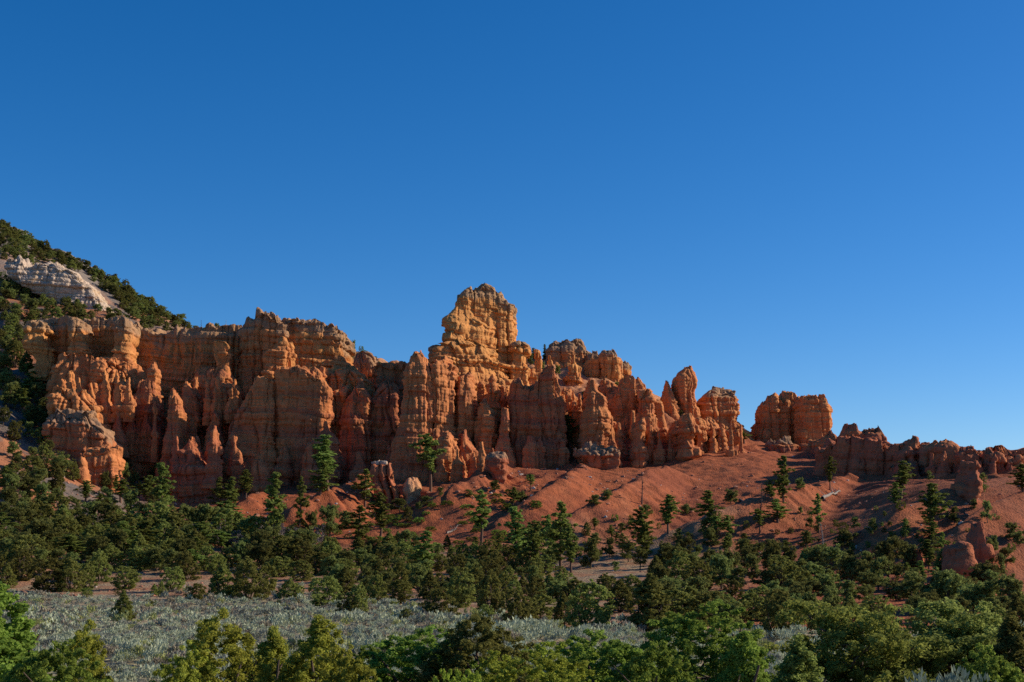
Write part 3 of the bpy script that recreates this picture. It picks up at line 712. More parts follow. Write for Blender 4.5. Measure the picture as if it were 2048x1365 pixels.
rock("rock_hoodoo", "squat mushroom-headed hoodoo ending the stepped cluster", "hoodoo", 286, 7, [(871, 1453, 1474), (876, 1450, 1479), (886, 1451, 1478), (892, 1454, 1474), (910, 1450, 1478)], tone=0.5, st=0.6)
rock("rock_column", "shaded rounded columns on the left of the stepped cluster", "rock", 281, 9, [(848, 1342, 1362), (860, 1339, 1366), (890, 1338, 1368), (920, 1334, 1370)], tone=0.38, fl=1.4)
# --- twin-block butte
rock("rock_butte", "stepped left half of the split orange butte on the right skyline", "rock", 317, 14,
     [(798, 1514, 1589), (850, 1503, 1590), (885, 1500, 1591), (905, 1496, 1592)],
     top=[(1496, 850), (1512, 841), (1515, 828), (1530, 810), (1542, 803), (1556, 804), (1559, 808), (1562, 800), (1576, 798), (1585, 804), (1592, 812)], tone=0.52, st=0.8, fl=0.9, skew=0.14)
rock("rock_butte", "right half of the split orange butte, square with sheer lit corner", "rock", 318, 14,
     [(801, 1588, 1652), (835, 1588, 1655), (850, 1588, 1657), (880, 1588, 1662), (905, 1586, 1668)],
     top=[(1586, 812), (1593, 805), (1605, 801), (1622, 803), (1641, 801), (1648, 812), (1656, 822), (1670, 840)], tone=0.54, st=0.8, fl=0.9, skew=0.14)
rock("rock_outcrop", "low pale-rimmed red outcrop at the top of the rippled red slope", "rock", 291, 12, [(886, 1546, 1580), (895, 1530, 1590), (915, 1522, 1596), (935, 1518, 1600)], tone=0.25, cap=5, st=0.7, skew=0.1)
rock("rock_outcrop", "low lit ledges at the foot of the split butte's right half", "rock", 300, 12, [(884, 1640, 1662), (893, 1600, 1680), (910, 1596, 1690), (935, 1590, 1700)], tone=0.35, st=1.0, skew=0.15)
rock("rock_outcrop", "low grey-pink knob in the gap between split butte and knob-headed crag", "rock", 296, 8, [(870, 1652, 1662), (880, 1644, 1676), (890, 1636, 1700), (915, 1630, 1710), (940, 1630, 1712)], tone=0.35, st=0.6, fl=1.2)
# --- right crags
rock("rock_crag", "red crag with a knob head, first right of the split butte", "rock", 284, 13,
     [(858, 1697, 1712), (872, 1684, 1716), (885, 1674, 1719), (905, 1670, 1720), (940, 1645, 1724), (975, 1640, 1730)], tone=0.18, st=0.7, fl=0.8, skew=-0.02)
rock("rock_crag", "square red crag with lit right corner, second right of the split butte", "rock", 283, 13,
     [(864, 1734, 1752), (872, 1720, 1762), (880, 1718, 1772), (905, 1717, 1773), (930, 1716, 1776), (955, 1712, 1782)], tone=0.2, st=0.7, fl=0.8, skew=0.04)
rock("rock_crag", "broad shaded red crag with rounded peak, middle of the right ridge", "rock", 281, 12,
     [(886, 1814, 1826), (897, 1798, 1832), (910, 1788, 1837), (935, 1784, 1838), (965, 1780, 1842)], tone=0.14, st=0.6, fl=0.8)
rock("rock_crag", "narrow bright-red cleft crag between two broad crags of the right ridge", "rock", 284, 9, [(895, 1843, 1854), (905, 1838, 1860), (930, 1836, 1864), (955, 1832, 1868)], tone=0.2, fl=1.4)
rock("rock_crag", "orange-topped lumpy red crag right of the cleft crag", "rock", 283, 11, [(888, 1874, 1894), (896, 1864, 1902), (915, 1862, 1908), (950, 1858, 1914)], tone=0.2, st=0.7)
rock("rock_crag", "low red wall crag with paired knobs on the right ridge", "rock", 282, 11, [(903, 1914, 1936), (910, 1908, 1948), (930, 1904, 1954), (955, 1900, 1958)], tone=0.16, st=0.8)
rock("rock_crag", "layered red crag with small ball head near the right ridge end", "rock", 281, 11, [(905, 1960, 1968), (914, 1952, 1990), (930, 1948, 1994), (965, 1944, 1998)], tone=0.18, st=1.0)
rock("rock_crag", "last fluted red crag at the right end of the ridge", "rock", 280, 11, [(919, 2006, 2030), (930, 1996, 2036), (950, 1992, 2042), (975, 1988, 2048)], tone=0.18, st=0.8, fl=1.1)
rock("rock_hoodoo", "freestanding red hoodoo with narrow head on the slope below the right ridge", "hoodoo", None, 8,
     [(925, 1930, 1946), (935, 1926, 1950), (942, 1930, 1948), (955, 1920, 1952), (980, 1916, 1950), (1000, 1912, 1950)], tone=0.15, st=0.8, n=2.6)
rock("rock_hoodoo", "chimney-shaped hoodoo low on the right slope, taller of the two", "hoodoo", None, 5,
     [(1045, 1945, 1963), (1058, 1943, 1965), (1075, 1936, 1966), (1100, 1934, 1971), (1125, 1932, 1973), (1140, 1930, 1974)], tone=0.3, st=1.2, skew=0.1, res=0.24)
rock("rock_hoodoo", "blocky low hoodoo beside the chimney-shaped one on right slope", "hoodoo", None, 5,
     [(1101, 1892, 1926), (1112, 1888, 1934), (1140, 1886, 1938), (1160, 1895, 1934), (1175, 1893, 1936)], tone=0.3, st=1.2, skew=0.1, res=0.24)
rock("rock_hoodoo", "small stump-like rock on the right slope, left of the blocky hoodoo", "hoodoo", None, 3, [(1101, 1828, 1838), (1115, 1822, 1842), (1135, 1820, 1844)], tone=0.25, res=0.24)
rock("rock_ridge", "long low red wall linking the jagged crags of the right ridge", "rock", 296, 9,
     [(880, 1662, 2075), (930, 1655, 2080), (975, 1645, 2085)], top=[(1655, 905), (1672, 890), (1720, 880), (1772, 886), (1785, 902), (1815, 900), (1850, 905), (1905, 905), (1950, 914), (2000, 917), (2080, 919)], tone=0.18, st=0.7, fl=1.2, skew=-0.6)
rock("rock_rib", "shaded red rib running down the slope from the knob-headed crag", "rock", 268, 14, [(925, 1655, 1690), (945, 1640, 1694), (975, 1630, 1698)], tone=0.12, st=0.6, fl=1.2)
rock("rock_rib", "low shaded red rib below the middle of the right ridge", "rock", 268, 13, [(932, 1790, 1825), (950, 1784, 1830), (978, 1780, 1834)], tone=0.12, st=0.6, fl=1.2)
# --- small things on the slopes
hood = rock("rock_hoodoo", "bright orange fluted hoodoo topped by flat grey stones at the cliff foot", "hoodoo", 251, 6,
     [(936, 748, 780), (955, 747, 781), (968, 752, 786), (985, 756, 792), (1000, 756, 796)], tone=0.3, st=0.4, fl=1.2, skew=0.4, n=2.8, res=0.15)
for q in ([(931, 747, 757), (945, 743, 760), (962, 745, 762), (985, 752, 774), (1000, 752, 778)], [(933, 762, 771), (948, 759, 774), (966, 762, 776), (985, 768, 786), (1000, 768, 790)], [(930, 777, 781), (940, 775, 784), (955, 774, 782), (970, 780, 790), (985, 784, 798), (1000, 784, 802)]):
    rock("hoodoo_column", None, None, 249.5, 3.5, q, tone=0.3, st=0.5, fl=0.7, skew=0.35, n=2.4, res=0.15, parent=hood)
rock("boulder", "pale tan boulder on the slope beside the bright orange hoodoo", "boulder", 250, 4.5, [(961, 816, 832), (968, 808, 838), (980, 804, 840), (992, 806, 838), (1000, 808, 836)], tone=0.8, white=0.22, st=0.3, fl=0.6, n=2.3, sub=1, res=0.25)
rock("rock_outcrop", "red outcrop with grey flat cap and shrub, on slope below beehive hoodoo", "rock", None, 7, [(910, 978, 1008), (920, 974, 1012), (938, 978, 1015), (952, 988, 1010), (965, 985, 1012)], tone=0.2, cap=9, st=0.7, skew=0.2)
# --- lower left
rock("rock_ridge", "lit jagged orange ridge descending through trees, lower left", "rock", 272, 10,
     [(790, 120, 170), (805, 110, 200), (830, 110, 212), (850, 110, 215), (870, 108, 218)], top=[(105, 792), (125, 786), (150, 796), (168, 792), (185, 800), (200, 806), (212, 825), (220, 845)], tone=0.62, st=0.5, fl=1.6, skew=0.35)
rock("cliff_wall", "dark shaded lower-left wall with blue-grey top and stepped lit right end", "cliff", 266, 12,
     [(835, 100, 190), (850, 95, 222), (862, 95, 234), (875, 95, 237), (910, 95, 238), (925, 95, 240)], top=[(95, 842), (120, 838), (170, 838), (185, 832), (195, 845), (215, 852), (222, 862), (240, 876)], tone=0.3, cap=20, capname=CAPN, st=0.9, skew=0.0)
rock("rock_block", "small sunlit orange block below the dark lower-left wall", "rock", 260, 8, [(906, 182, 238), (925, 186, 239), (950, 188, 238), (970, 186, 240)], tone=0.55, st=0.7, skew=0.2)
rock("rock_hoodoo", "tiny stacked orange hoodoo on the lower-left red slope", "hoodoo", 254, 3.2, [(915, 163, 167), (925, 159, 172), (932, 161, 171), (942, 156, 174), (965, 158, 176)], tone=0.5, st=1.2, n=2.4, res=0.25)

def spires(P, n, seed, Y0, Y1, hr, wr, tone, where):
    r = random.Random(seed)
    xs = [p[0] for p in P]
    for k in range(n):
        px = min(xs) + (max(xs) - min(xs)) * (k + r.uniform(0.15, 0.85)) / n
        b = float(np.interp(px, xs, [p[1] for p in P])) + r.uniform(-6, 6)
        h = r.uniform(*hr); w = r.uniform(*wr); d = r.uniform(-0.12, 0.12) * w
        Yf = r.uniform(Y0, Y1)
        q = [(b - h, -.10, .10), (b - h * .86, -.22, .2), (b - h * .72, -.17, .18), (b - h * .5, -.34, .32), (b - h * .25, -.42, .42), (b, -.5, .52), (b + 14, -.6, .62)]
        rws = [(y, px + d * (1 - i / 6) + l * w * r.uniform(.75, 1.25), px + d * (1 - i / 6) + rr * w * r.uniform(.75, 1.25)) for i, (y, l, rr) in enumerate(q)]
        o = rock("rock_spire", None, "rock", Yf, w * Yf / FPX * r.uniform(0.9, 1.5), rws, tone=tone, st=r.uniform(.5, 1.2), fl=r.uniform(.7, 1.3), n=2.8, skew=r.uniform(0, .3), sub=3)
        sz = "short" if h < (hr[0] + hr[1]) / 2 else "tall"
        o["label"] = f"{sz} {'narrow' if w < (wr[0] + wr[1]) / 2 else 'thick'} rock spire, {ORDN[k]} of {n} from left, {where}"
        o["group"] = "small spires " + where
ORDN = ["first", "second", "third", "fourth", "fifth", "sixth", "seventh", "eighth", "ninth", "tenth", "eleventh", "twelfth", "13th", "14th"]
spires([(345, 935), (430, 930), (480, 935)], 5, 1, 266, 274, (36, 76), (20, 36), 0.25, "in the shaded hollow left of centre")
spires([(450, 945), (560, 938), (690, 928), (790, 935)], 7, 2, 270, 277, (22, 52), (18, 36), 0.25, "at the foot of the shaded buttresses")
spires([(230, 870), (330, 880), (350, 860)], 5, 3, 278, 284, (40, 80), (16, 28), 0.3, "above the dark ravine")
spires([(880, 955), (930, 935), (1000, 915)], 6, 4, 262, 268, (20, 42), (14, 24), 0.45, "below the sunlit columns")
spires([(1020, 905), (1130, 905)], 4, 5, 273, 278, (24, 52), (18, 34), 0.3, "at the dark central fin's foot")
spires([(1110, 835), (1170, 850)], 4, 6, 284, 292, (30, 60), (14, 24), 0.45, "between dark fin and notched tower")
spires([(1215, 900), (1300, 905), (1350, 915)], 7, 7, 276, 283, (40, 75), (14, 26), 0.35, "around the thin lit hoodoo")
spires([(1385, 915), (1440, 905), (1490, 895)], 6, 8, 277, 284, (26, 60), (14, 24), 0.45, "in the stepped cluster")
spires([(120, 795), (260, 800)], 8, 9, 279, 286, (28, 62), (14, 26), 0.5, "on the terrace below the alcoves")
spires([(380, 800), (480, 810)], 5, 10, 284, 290, (30, 60), (14, 24), 0.4, "before the long shaded cliff wall")
spires([(645, 820), (720, 815)], 4, 11, 282, 288, (26, 50), (14, 26), 0.55, "under the banded cliff")
spires([(905, 800), (1000, 800)], 5, 12, 284, 288, (24, 50), (16, 28), 0.6, "at the main tower's foot")
spires([(1660, 935), (1860, 950), (2040, 955)], 12, 13, 276, 281, (24, 46), (18, 38), 0.16, "along the right red ridge")
def slab(cx, cy, w, t, Y, label):
    p = at(cx, cy, Y)
    rock("cap_stone", label, "stone", Y - w * Y / FPX * 0.4, w * Y / FPX * 0.8, [(cy - t / 2, cx - w * 0.42, cx + w * 0.42), (cy, cx - w / 2, cx + w / 2), (cy + t / 2, cx - w * 0.42, cx + w * 0.42)],
         tone=0.6, white=0.75, st=0.0, fl=0.15, rg=0.4, sub=0.0, n=2.4, res=0.15)
slab(752, 926, 16, 6, 251.3, "left flat grey stone balanced on the bright orange hoodoo")
slab(767, 928, 17, 5, 251.3, "right flat grey stone balanced on the bright orange hoodoo")
# ------------------------------------------------------------------ vegetation
M_PON = leaf_mat("pine_needles", (0.185, 0.225, 0.055))
M_PIN = leaf_mat("pinyon_needles", (0.185, 0.205, 0.062))
M_JUN = leaf_mat("juniper_foliage", (0.215, 0.225, 0.060))
M_OLV = leaf_mat("olive_foliage", (0.34, 0.355, 0.060), rnd=0.14, hue=0.012)
M_DOLV = leaf_mat("dull_olive_foliage", (0.225, 0.240, 0.055), rnd=0.14, hue=0.012)
M_BRT = leaf_mat("bright_foliage", (0.215, 0.30, 0.055), rnd=0.14, hue=0.012)
M_YEL = leaf_mat("yellow_green_foliage", (0.31, 0.37, 0.055), rnd=0.14, hue=0.012)
M_SHR = leaf_mat("shrub_foliage", (0.16, 0.21, 0.04))
M_GRY = leaf_mat("grey_twigs", (0.15, 0.13, 0.125), trans=0.05)

def sage_mat():
    m, n, L, o = new_mat("sage_foliage")
    a_ = n.new("ShaderNodeAttribute"); a_.attribute_name = "soil"
    d = n.new("ShaderNodeBsdfDiffuse"); t = n.new("ShaderNodeBsdfTranslucent")
    L.new(a_.outputs["Color"], d.inputs[0]); L.new(a_.outputs["Color"], t.inputs[0])
    ms = n.new("ShaderNodeMixShader"); ms.inputs[0].default_value = 0.2
    L.new(d.outputs[0], ms.inputs[1]); L.new(t.outputs[0], ms.inputs[2]); L.new(ms.outputs[0], o.inputs[0])
    return m
M_SAGE = sage_mat()

def unit(v): return v / (np.linalg.norm(v, axis=-1, keepdims=True) + 1e-9)

def tube(pts, radii, sides=6):
    pts = np.asarray(pts, float); n = len(pts)
    t = np.gradient(pts, axis=0); t = unit(t)
    ref = np.where(np.abs(t[:, 2:3]) > 0.9, np.array([[1.0, 0, 0]]), np.array([[0, 0, 1.0]]))
    u = unit(np.cross(t, ref)); v = np.cross(t, u)
    an = np.linspace(0, 2 * np.pi, sides, endpoint=False)
    V = pts[:, None] + np.asarray(radii)[:, None, None] * (np.cos(an)[None, :, None] * u[:, None] + np.sin(an)[None, :, None] * v[:, None])
    V = V.reshape(-1, 3)
    i = np.arange(n - 1)[:, None] * sides; j = np.arange(sides)[None]; jn = (np.arange(sides) + 1) % sides
    F = np.stack([(i + j).ravel(), (i + jn).ravel(), (i + sides + jn).ravel(), (i + sides + j).ravel()], 1)
    return V, F

def join(parts):
    V, F, o = [], [], 0
    for v, f in parts:
        V.append(v); F.append(f + o); o += len(v)
    return np.concatenate(V), np.concatenate(F)

def leaves(C, R, per, size, r, elong=1.6, up=0.3, shell=0.45):
    C = np.asarray(C, float); R = np.asarray(R, float)
    if R.ndim == 1: R = R[:, None] * np.array([[1, 1, 0.8]])
    K = len(C); N = K * per
    d = unit(r.normal(size=(N, 3)))
    rr = r.random(N) ** shell
    ci = np.repeat(np.arange(K), per)
    P = C[ci] + d * rr[:, None] * R[ci]
    nrm = unit(d * 0.7 + r.normal(size=(N, 3)) * 0.6 + np.array([0, 0, up]))
    tg = unit(np.cross(nrm, r.normal(size=(N, 3))))
    bt = np.cross(nrm, tg)
    s = size * r.uniform(0.6, 1.4, N)[:, None]
    a, b = tg * s * elong, bt * s
    V = np.stack([P - a, P - b * 0.9 + a * 0.1, P + a, P + b * 0.9 + a * 0.1], 1).reshape(-1, 3)
    F = np.arange(N * 4).reshape(N, 4)
    ct = r.random(K)[ci] * 0.5 + r.random(N) * 0.5
    return V, F, np.repeat(ct, 4)

def curve(p0, p1, bend, n, r):
    t = np.linspace(0, 1, n)[:, None]
    p0, p1 = np.asarray(p0, float), np.asarray(p1, float)
    L = np.linalg.norm(p1 - p0)
    w = r.normal(size=3) * bend * L
    return p0 * (1 - t) + p1 * t + np.sin(t * np.pi) * w + r.normal(size=(n, 3)) * 0.012 * L

def conifer(seed, z0=0.2, Lmax=0.17, nb=44, prof=0.35, per=26, leaf=0.0125, cr=0.042, narrow=False, gap=0.25):
    r = np.random.default_rng(seed)
    lean = r.normal(size=2) * 0.012
    tz = np.linspace(-0.03, 1, 9)
    tr = np.stack([lean[0] * np.sin(tz * 4), lean[1] * np.cos(tz * 3) - lean[1], tz], 1)
    parts = [tube(tr, 0.017 * (1 - tz.clip(0)) ** 0.8 + 0.002, 7)]
    C, R = [], []
    for k in range(nb):
        z = z0 + (0.985 - z0) * (k + r.random()) / nb
        t = (z - z0) / (1 - z0)
        p = (t / prof if t < prof else ((1 - t) / (1 - prof)) ** 0.75) if not narrow else (1 - t) ** 0.9
        if narrow: p = max(p, 0.04)
        p = 0.12 + 0.88 * p if not narrow else p
        if r.random() < gap: p *= 0.45
        L = Lmax * p * r.uniform(0.55, 1.2) * (1 + 0.3 * math.cos(k * 2.4 - seed))
        az = k * 2.4 + r.normal() * 0.5
        base = np.array([np.interp(z, tz, tr[:, 0]), np.interp(z, tz, tr[:, 1]), z])
        tip = base + np.array([np.cos(az) * L, np.sin(az) * L, L * r.uniform(-0.15, 0.35)])
        pts = curve(base, tip, 0.06, 5, r)
        parts.append(tube(pts, np.linspace(0.0045, 0.0015, 5), 4))
        nc = max(1, int(round(L / 0.045)))
        for q in np.linspace(0.45, 1.0, nc) if nc > 1 else [0.9]:
            i = int(q * 4)
            C.append(pts[i] + r.normal(size=3) * 0.012 + np.array([0, 0, 0.008])); R.append(cr * r.uniform(0.65, 1.15) * (0.6 + 0.4 * min(1, p * 1.5)))
    C.append([tr[-1, 0], tr[-1, 1], 0.985]); R.append(cr * 0.5)
    R = np.array(R)[:, None] * np.array([[1, 1, 0.62]])
    return join(parts), leaves(C, R, per, leaf, r, elong=2.0, up=0.45)

def bushy(seed, shape, hw=0.36, nc=150, per=30, leaf=0.017, cr=0.085, irr=0.28, inner=0.5, stems=4, lift=0.03):
    """round or conical juniper-like crown built of many small sprays"""
    r = np.random.default_rng(seed)
    t = r.random(nc * 3) ** 0.85
    az = r.random(nc * 3) * 2 * np.pi
    if shape == 'cone': w = (1 - t) ** 0.75 * np.minimum(1, (t + 0.06) * 6) ** 0.6
    elif shape == 'egg': w = np.sqrt(np.maximum(0, 1 - ((t - 0.38) / 0.62) ** 2)) * (1 - 0.25 * t)
    else: w = np.sqrt(np.maximum(0, 1 - ((t - 0.5) / 0.52) ** 2))
    ir = 1 + irr * (vnoise(np.cos(az) * 1.6 + seed, np.sin(az) * 1.6, t * 3.2, seed) + 0.6 * vnoise(np.cos(az) * 4 + seed, np.sin(az) * 4, t * 8, seed + 1))
    keep = r.random(nc * 3) < (0.25 + w)
    rad_ = hw * w * ir * (inner + (1 - inner) * r.random(nc * 3) ** 0.35)
    z = lift + (0.97 - lift) * t * (1 + 0.10 * (ir - 1) / max(irr, 0.01))
    C = np.stack([np.cos(az) * rad_, np.sin(az) * rad_, z], 1)[keep][:nc]
    R = cr * r.uniform(0.6, 1.2, len(C)) * (1 - 0.35 * (C[:, 2]))
    parts = []
    for k in range(stems):
        a = 2 * np.pi * k / stems + r.random()
        tip = np.array([np.cos(a) * hw * 0.5, np.sin(a) * hw * 0.5, r.uniform(0.5, 0.8)])
        pts = curve([np.cos(a) * 0.015, np.sin(a) * 0.015, -0.04], tip, 0.08, 6, r)
        parts.append(tube(pts, np.linspace(0.028, 0.006, 6), 6))
        for q in range(4):
            b = pts[2 + q % 3]; e = b + np.array([r.normal() * hw * 0.5, r.normal() * hw * 0.5, r.uniform(0.0, 0.25)])
            parts.append(tube(curve(b, e, 0.1, 4, r), np.linspace(0.009, 0.003, 4), 4))
    return join(parts), leaves(C, R, per, leaf, r, elong=1.5, up=0.25)

def pinyon(seed, hw=0.42, nl=8, per=30, leaf=0.017, cr=0.085, dens=1.0, z0=0.16):
    r = np.random.default_rng(seed)
    lean = r.normal(size=2) * 0.06
    tz = np.linspace(-0.04, 0.8, 7)
    tr = np.stack([lean[0] * tz + 0.02 * np.sin(tz * 9 + seed), lean[1] * tz, tz], 1)
    parts = [tube(tr, np.linspace(0.032, 0.008, 7), 7)]
    C, R = [], []
    for k in range(nl):
        z = z0 + 0.6 * (k + 0.5 * r.random()) / nl
        az = k * 2.4 + r.normal() * 0.4
        t = (z - z0) / 0.6
        L = hw * (0.95 - 0.55 * t) * r.uniform(0.7, 1.15)
        base = np.array([np.interp(z, tz, tr[:, 0]), np.interp(z, tz, tr[:, 1]), z])
        tip = base + np.array([np.cos(az) * L, np.sin(az) * L, r.uniform(0.04, 0.30)])
        pts = curve(base, tip, 0.10, 6, r)
        parts.append(tube(pts, np.linspace(0.013, 0.004, 6), 5))
        m = int(9 * dens * (0.6 + L / hw))
        for q in range(m):
            i = min(5, 2 + int(r.random() * 4))
            c = pts[i] + r.normal(size=3) * np.array([0.07, 0.07, 0.045]) + np.array([0, 0, 0.03])
            if r.random() < 0.3: parts.append(tube(curve(pts[i], c, 0.1, 3, r), [0.005, 0.003, 0.002], 3))
            C.append(c); R.append(cr * r.uniform(0.6, 1.15))
    for q in range(int(16 * dens)):
        C.append(np.array([tr[-1, 0], tr[-1, 1], 0.82]) + r.normal(size=3) * np.array([0.10, 0.10, 0.07])); R.append(cr * r.uniform(0.6, 1.0))
    C = np.array(C); C[:, 2] = np.clip(C[:, 2], 0.06, 0.96)
    return join(parts), leaves(C, R, per, leaf, r, elong=1.7, up=0.3)

def snag(seed, nb=26, L0=0.16, z0=0.25):
    r = np.random.default_rng(seed)
    tz = np.linspace(-0.03, 1, 8)
    tr = np.stack([0.03 * np.sin(tz * 3 + seed), 0.02 * np.cos(tz * 4), tz], 1)
    parts = [tube(tr, 0.022 * (1 - tz.clip(0)) + 0.004, 6)]
    for k in range(nb):
        z = z0 + (0.95 - z0) * r.random(); az = r.random() * 6.3
        L = L0 * (1.1 - z) * r.uniform(0.4, 1.3)
        b = np.array([np.interp(z, tz, tr[:, 0]), np.interp(z, tz, tr[:, 1]), z])
        e = b + np.array([np.cos(az) * L, np.sin(az) * L, r.uniform(-0.03, 0.08)])
        pts = curve(b, e, 0.12, 5, r); parts.append(tube(pts, np.linspace(0.006, 0.002, 5), 4))
        for q in range(2):
            e2 = pts[2 + q] + r.normal(size=3) * 0.35 * L
            parts.append(tube(curve(pts[2 + q], e2, 0.1, 3, r), [0.003, 0.002, 0.001], 3))
    return join(parts)

class Proto:
    def __init__(s, kind, name, cat, gen, mleaf, mbark, hw):
        (tv, tf), lv = gen
        s.name, s.cat, s.hw = name, cat, hw
        s.trunk = mesh_np(name + "_trunk", tv, tf, mbark)
        s.crown = mesh_np(name + "_crown", lv[0], lv[1], mleaf, floats=lv[2], smooth=False)

PROTO = {}
def add(kind, *a): PROTO.setdefault(kind, []).append(Proto(kind, *a))
for k, (z0, L, nb, pr, gp) in enumerate([(0.22, 0.17, 46, 0.35, 0.25), (0.30, 0.15, 40, 0.4, 0.35), (0.12, 0.19, 54, 0.28, 0.18), (0.36, 0.20, 34, 0.45, 0.35), (0.18, 0.20, 38, 0.3, 0.45), (0.26, 0.16, 60, 0.5, 0.3)]):
    add('pon', "ponderosa_pine", "pine tree", conifer(100 + k, z0, L, nb, pr, gap=gp), M_PON, M_PBARK, L)
add('fir', "fir_tree", "fir tree", conifer(120, 0.04, 0.14, 70, per=22, narrow=True, cr=0.036, gap=0.1), M_PIN, M_BARK, 0.14)
for k, sh in enumerate(['egg', 'round', 'cone', 'egg', 'round', 'egg']):
    add('jun', "juniper_tree", "juniper tree", bushy(200 + k, sh, nc=230, per=34, leaf=0.015, cr=0.078, irr=(0.4, 0.5, 0.25, 0.6, 0.7, 0.5)[k], lift=0.0), M_JUN, M_BARK, 0.40)
for k in range(6):
    add('pin', "pinyon_pine", "pinyon pine", pinyon(300 + k, nl=(11, 9, 12, 10, 7, 14)[k], z0=(0.10, 0.16, 0.06, 0.12, 0.18, 0.04)[k], per=36, dens=1.35, leaf=0.0155), M_PIN, M_BARK, 0.46)
for k in range(2):
    add('shrub', "desert_shrub", "shrub", bushy(400 + k, 'round', hw=0.6, nc=70, per=24, leaf=0.03, cr=0.15, stems=5), (M_SHR, M_JUN)[k], M_BARK, 0.7)
add('mat', "low_shrub", "shrub", bushy(410, 'round', hw=1.3, nc=80, per=24, leaf=0.05, cr=0.26, stems=5), M_SHR, M_BARK, 1.45)
add('grey', "leafless_shrub", "shrub", bushy(420, 'egg', hw=0.5, nc=60, per=24, leaf=0.016, cr=0.13, stems=9), M_GRY, M_DEAD, 0.6)
add('fjun', "juniper_tree", "juniper tree", bushy(513, 'egg', hw=0.40, nc=560, per=80, leaf=0.0062, cr=0.048, irr=0.55, inner=0.35, stems=6), M_JUN, M_BARK, 0.46)
# trees near the camera, with finer foliage
add('fbright', "broadleaf_tree", "tree", bushy(500, 'cone', hw=0.36, nc=640, per=78, leaf=0.0062, cr=0.046, irr=0.5, inner=0.35, stems=6), M_BRT, M_BARK, 0.42)
add('fbright', "broadleaf_tree", "tree", bushy(501, 'egg', hw=0.40, nc=580, per=78, leaf=0.0062, cr=0.046, irr=0.55, inner=0.35, stems=7), M_BRT, M_BARK, 0.46)
add('fyel', "broadleaf_tree", "tree", bushy(502, 'round', hw=0.46, nc=460, per=76, leaf=0.0066, cr=0.052, irr=0.5, inner=0.35, stems=6), M_YEL, M_BARK, 0.52)
add('folive', "juniper_tree", "juniper tree", bushy(510, 'egg', hw=0.40, nc=520, per=80, leaf=0.0062, cr=0.050, irr=0.6, inner=0.35, stems=6), M_OLV, M_BARK, 0.46)
add('folive', "juniper_tree", "juniper tree", bushy(511, 'cone', hw=0.36, nc=520, per=80, leaf=0.0062, cr=0.050, irr=0.6, inner=0.35, stems=6), M_OLV, M_BARK, 0.42)
add('fjun', "juniper_tree", "juniper tree", bushy(512, 'cone', hw=0.34, nc=560, per=80, leaf=0.0062, cr=0.048, irr=0.5, inner=0.35, stems=6), M_JUN, M_BARK, 0.40)
add('fpin', "pinyon_pine", "pinyon pine", pinyon(520, hw=0.50, nl=18, per=80, leaf=0.0070, cr=0.055, dens=2.0, z0=0.12), M_DOLV, M_BARK, 0.55)
add('fpin', "pinyon_pine", "pinyon pine", pinyon(521, hw=0.42, nl=22, per=80, leaf=0.0070, cr=0.055, dens=2.2, z0=0.10), M_JUN, M_BARK, 0.48)

def tree(kind, loc, h, w, var=None, rot=None, label=None, group=None):
    L = PROTO[kind]
    p = L[random.randrange(len(L)) if var is None else var % len(L)]
    e = empty(p.name, loc)
    sx = w / (2 * p.hw)
    e.scale = (sx, sx, h)
    e.rotation_euler = (random.uniform(-.03, .03), random.uniform(-.03, .03), random.uniform(0, 6.28) if rot is None else rot)
    link("trunk", p.trunk, e); link("crown", p.crown, e)
    e["category"] = p.cat
    if label: e["label"] = label
    if group: e["group"] = group
    TREES.append([e, kind, h, w])
    return e
TREES = []

def plant(kind, px, base, top, w=None, label=None, group=None, lo=60, **k):
    x, y, z = hit(px, base, lo)
    h = (base - top) * y / FPX * 1.0
    wd = (w if w else (base - top) * {'pon': 0.32, 'fir': 0.28}.get(kind, 0.85)) * y / FPX
    return tree(kind, (x, y, z - 0.02 * h), h, wd, label=label, group=group, **k)

for t in [  # tall pines: px, base, top, width
 (321, 1035, 929, 42), (437, 1035, 957, 38), (463, 1037, 957, 30), (491, 997, 941, 26), (547, 1102, 950, 46), (598, 1067, 957, 28), (655, 980, 872, 56), (640, 990, 925, 46),
 (730, 1015, 941, 44), (761, 1075, 988, 40), (718, 1100, 1015, 58), (861, 985, 872, 54), (962, 1090, 985, 40), (1032, 1127, 1018, 46), (1068, 1143, 1045, 40), (1097, 1137, 1035, 32),
 (1121, 1147, 1009, 62), (1142, 1147, 1060, 34), (1288, 1127, 1018, 46), (1336, 1068, 993, 34), (1026, 1015, 976, 26), (1061, 982, 950, 22), (951, 1105, 1075, 18), (997, 1110, 1070, 18),
 (1047, 1140, 1090, 24), (1425, 1075, 985, 40), (1434, 1085, 1035, 30), (1462, 1085, 1033, 30), (1546, 1010, 963, 26), (1567, 1006, 915, 32), (1555, 1046, 1001, 52), (1638, 1066, 990, 28),
 (1660, 980, 915, 20), (1791, 1018, 967, 26), (1801, 1000, 925, 42), (1867, 1062, 970, 52), (1862, 1082, 1046, 32), (1813, 1087, 1040, 20), (2046, 985, 930, 40), (1140, 914, 832, 40),
 (612, 927, 856, 20), (692, 905, 862, 24), (741, 790, 755, 24), (1245, 1110, 1068, 26), (848, 1150, 1066, 46), (1488, 888, 862, 26), (1425, 842, 812, 18), (1250, 752, 738, 9)]:
    t = (t[0], t[1], t[1] - (t[1] - t[2]) * 1.04, t[3] * 1.3)
    plant('pon', *t, group="pines on the red slope and cliff foot")
for t in [(1090, 694, 664, 15), (1110, 692, 678, 9), (1132, 690, 681, 7), (1066, 712, 690, 18)]:
    plant('fir', t[0], t[1] + 3, t[2], t[3], lo=318, group="conifers on the butte rim")
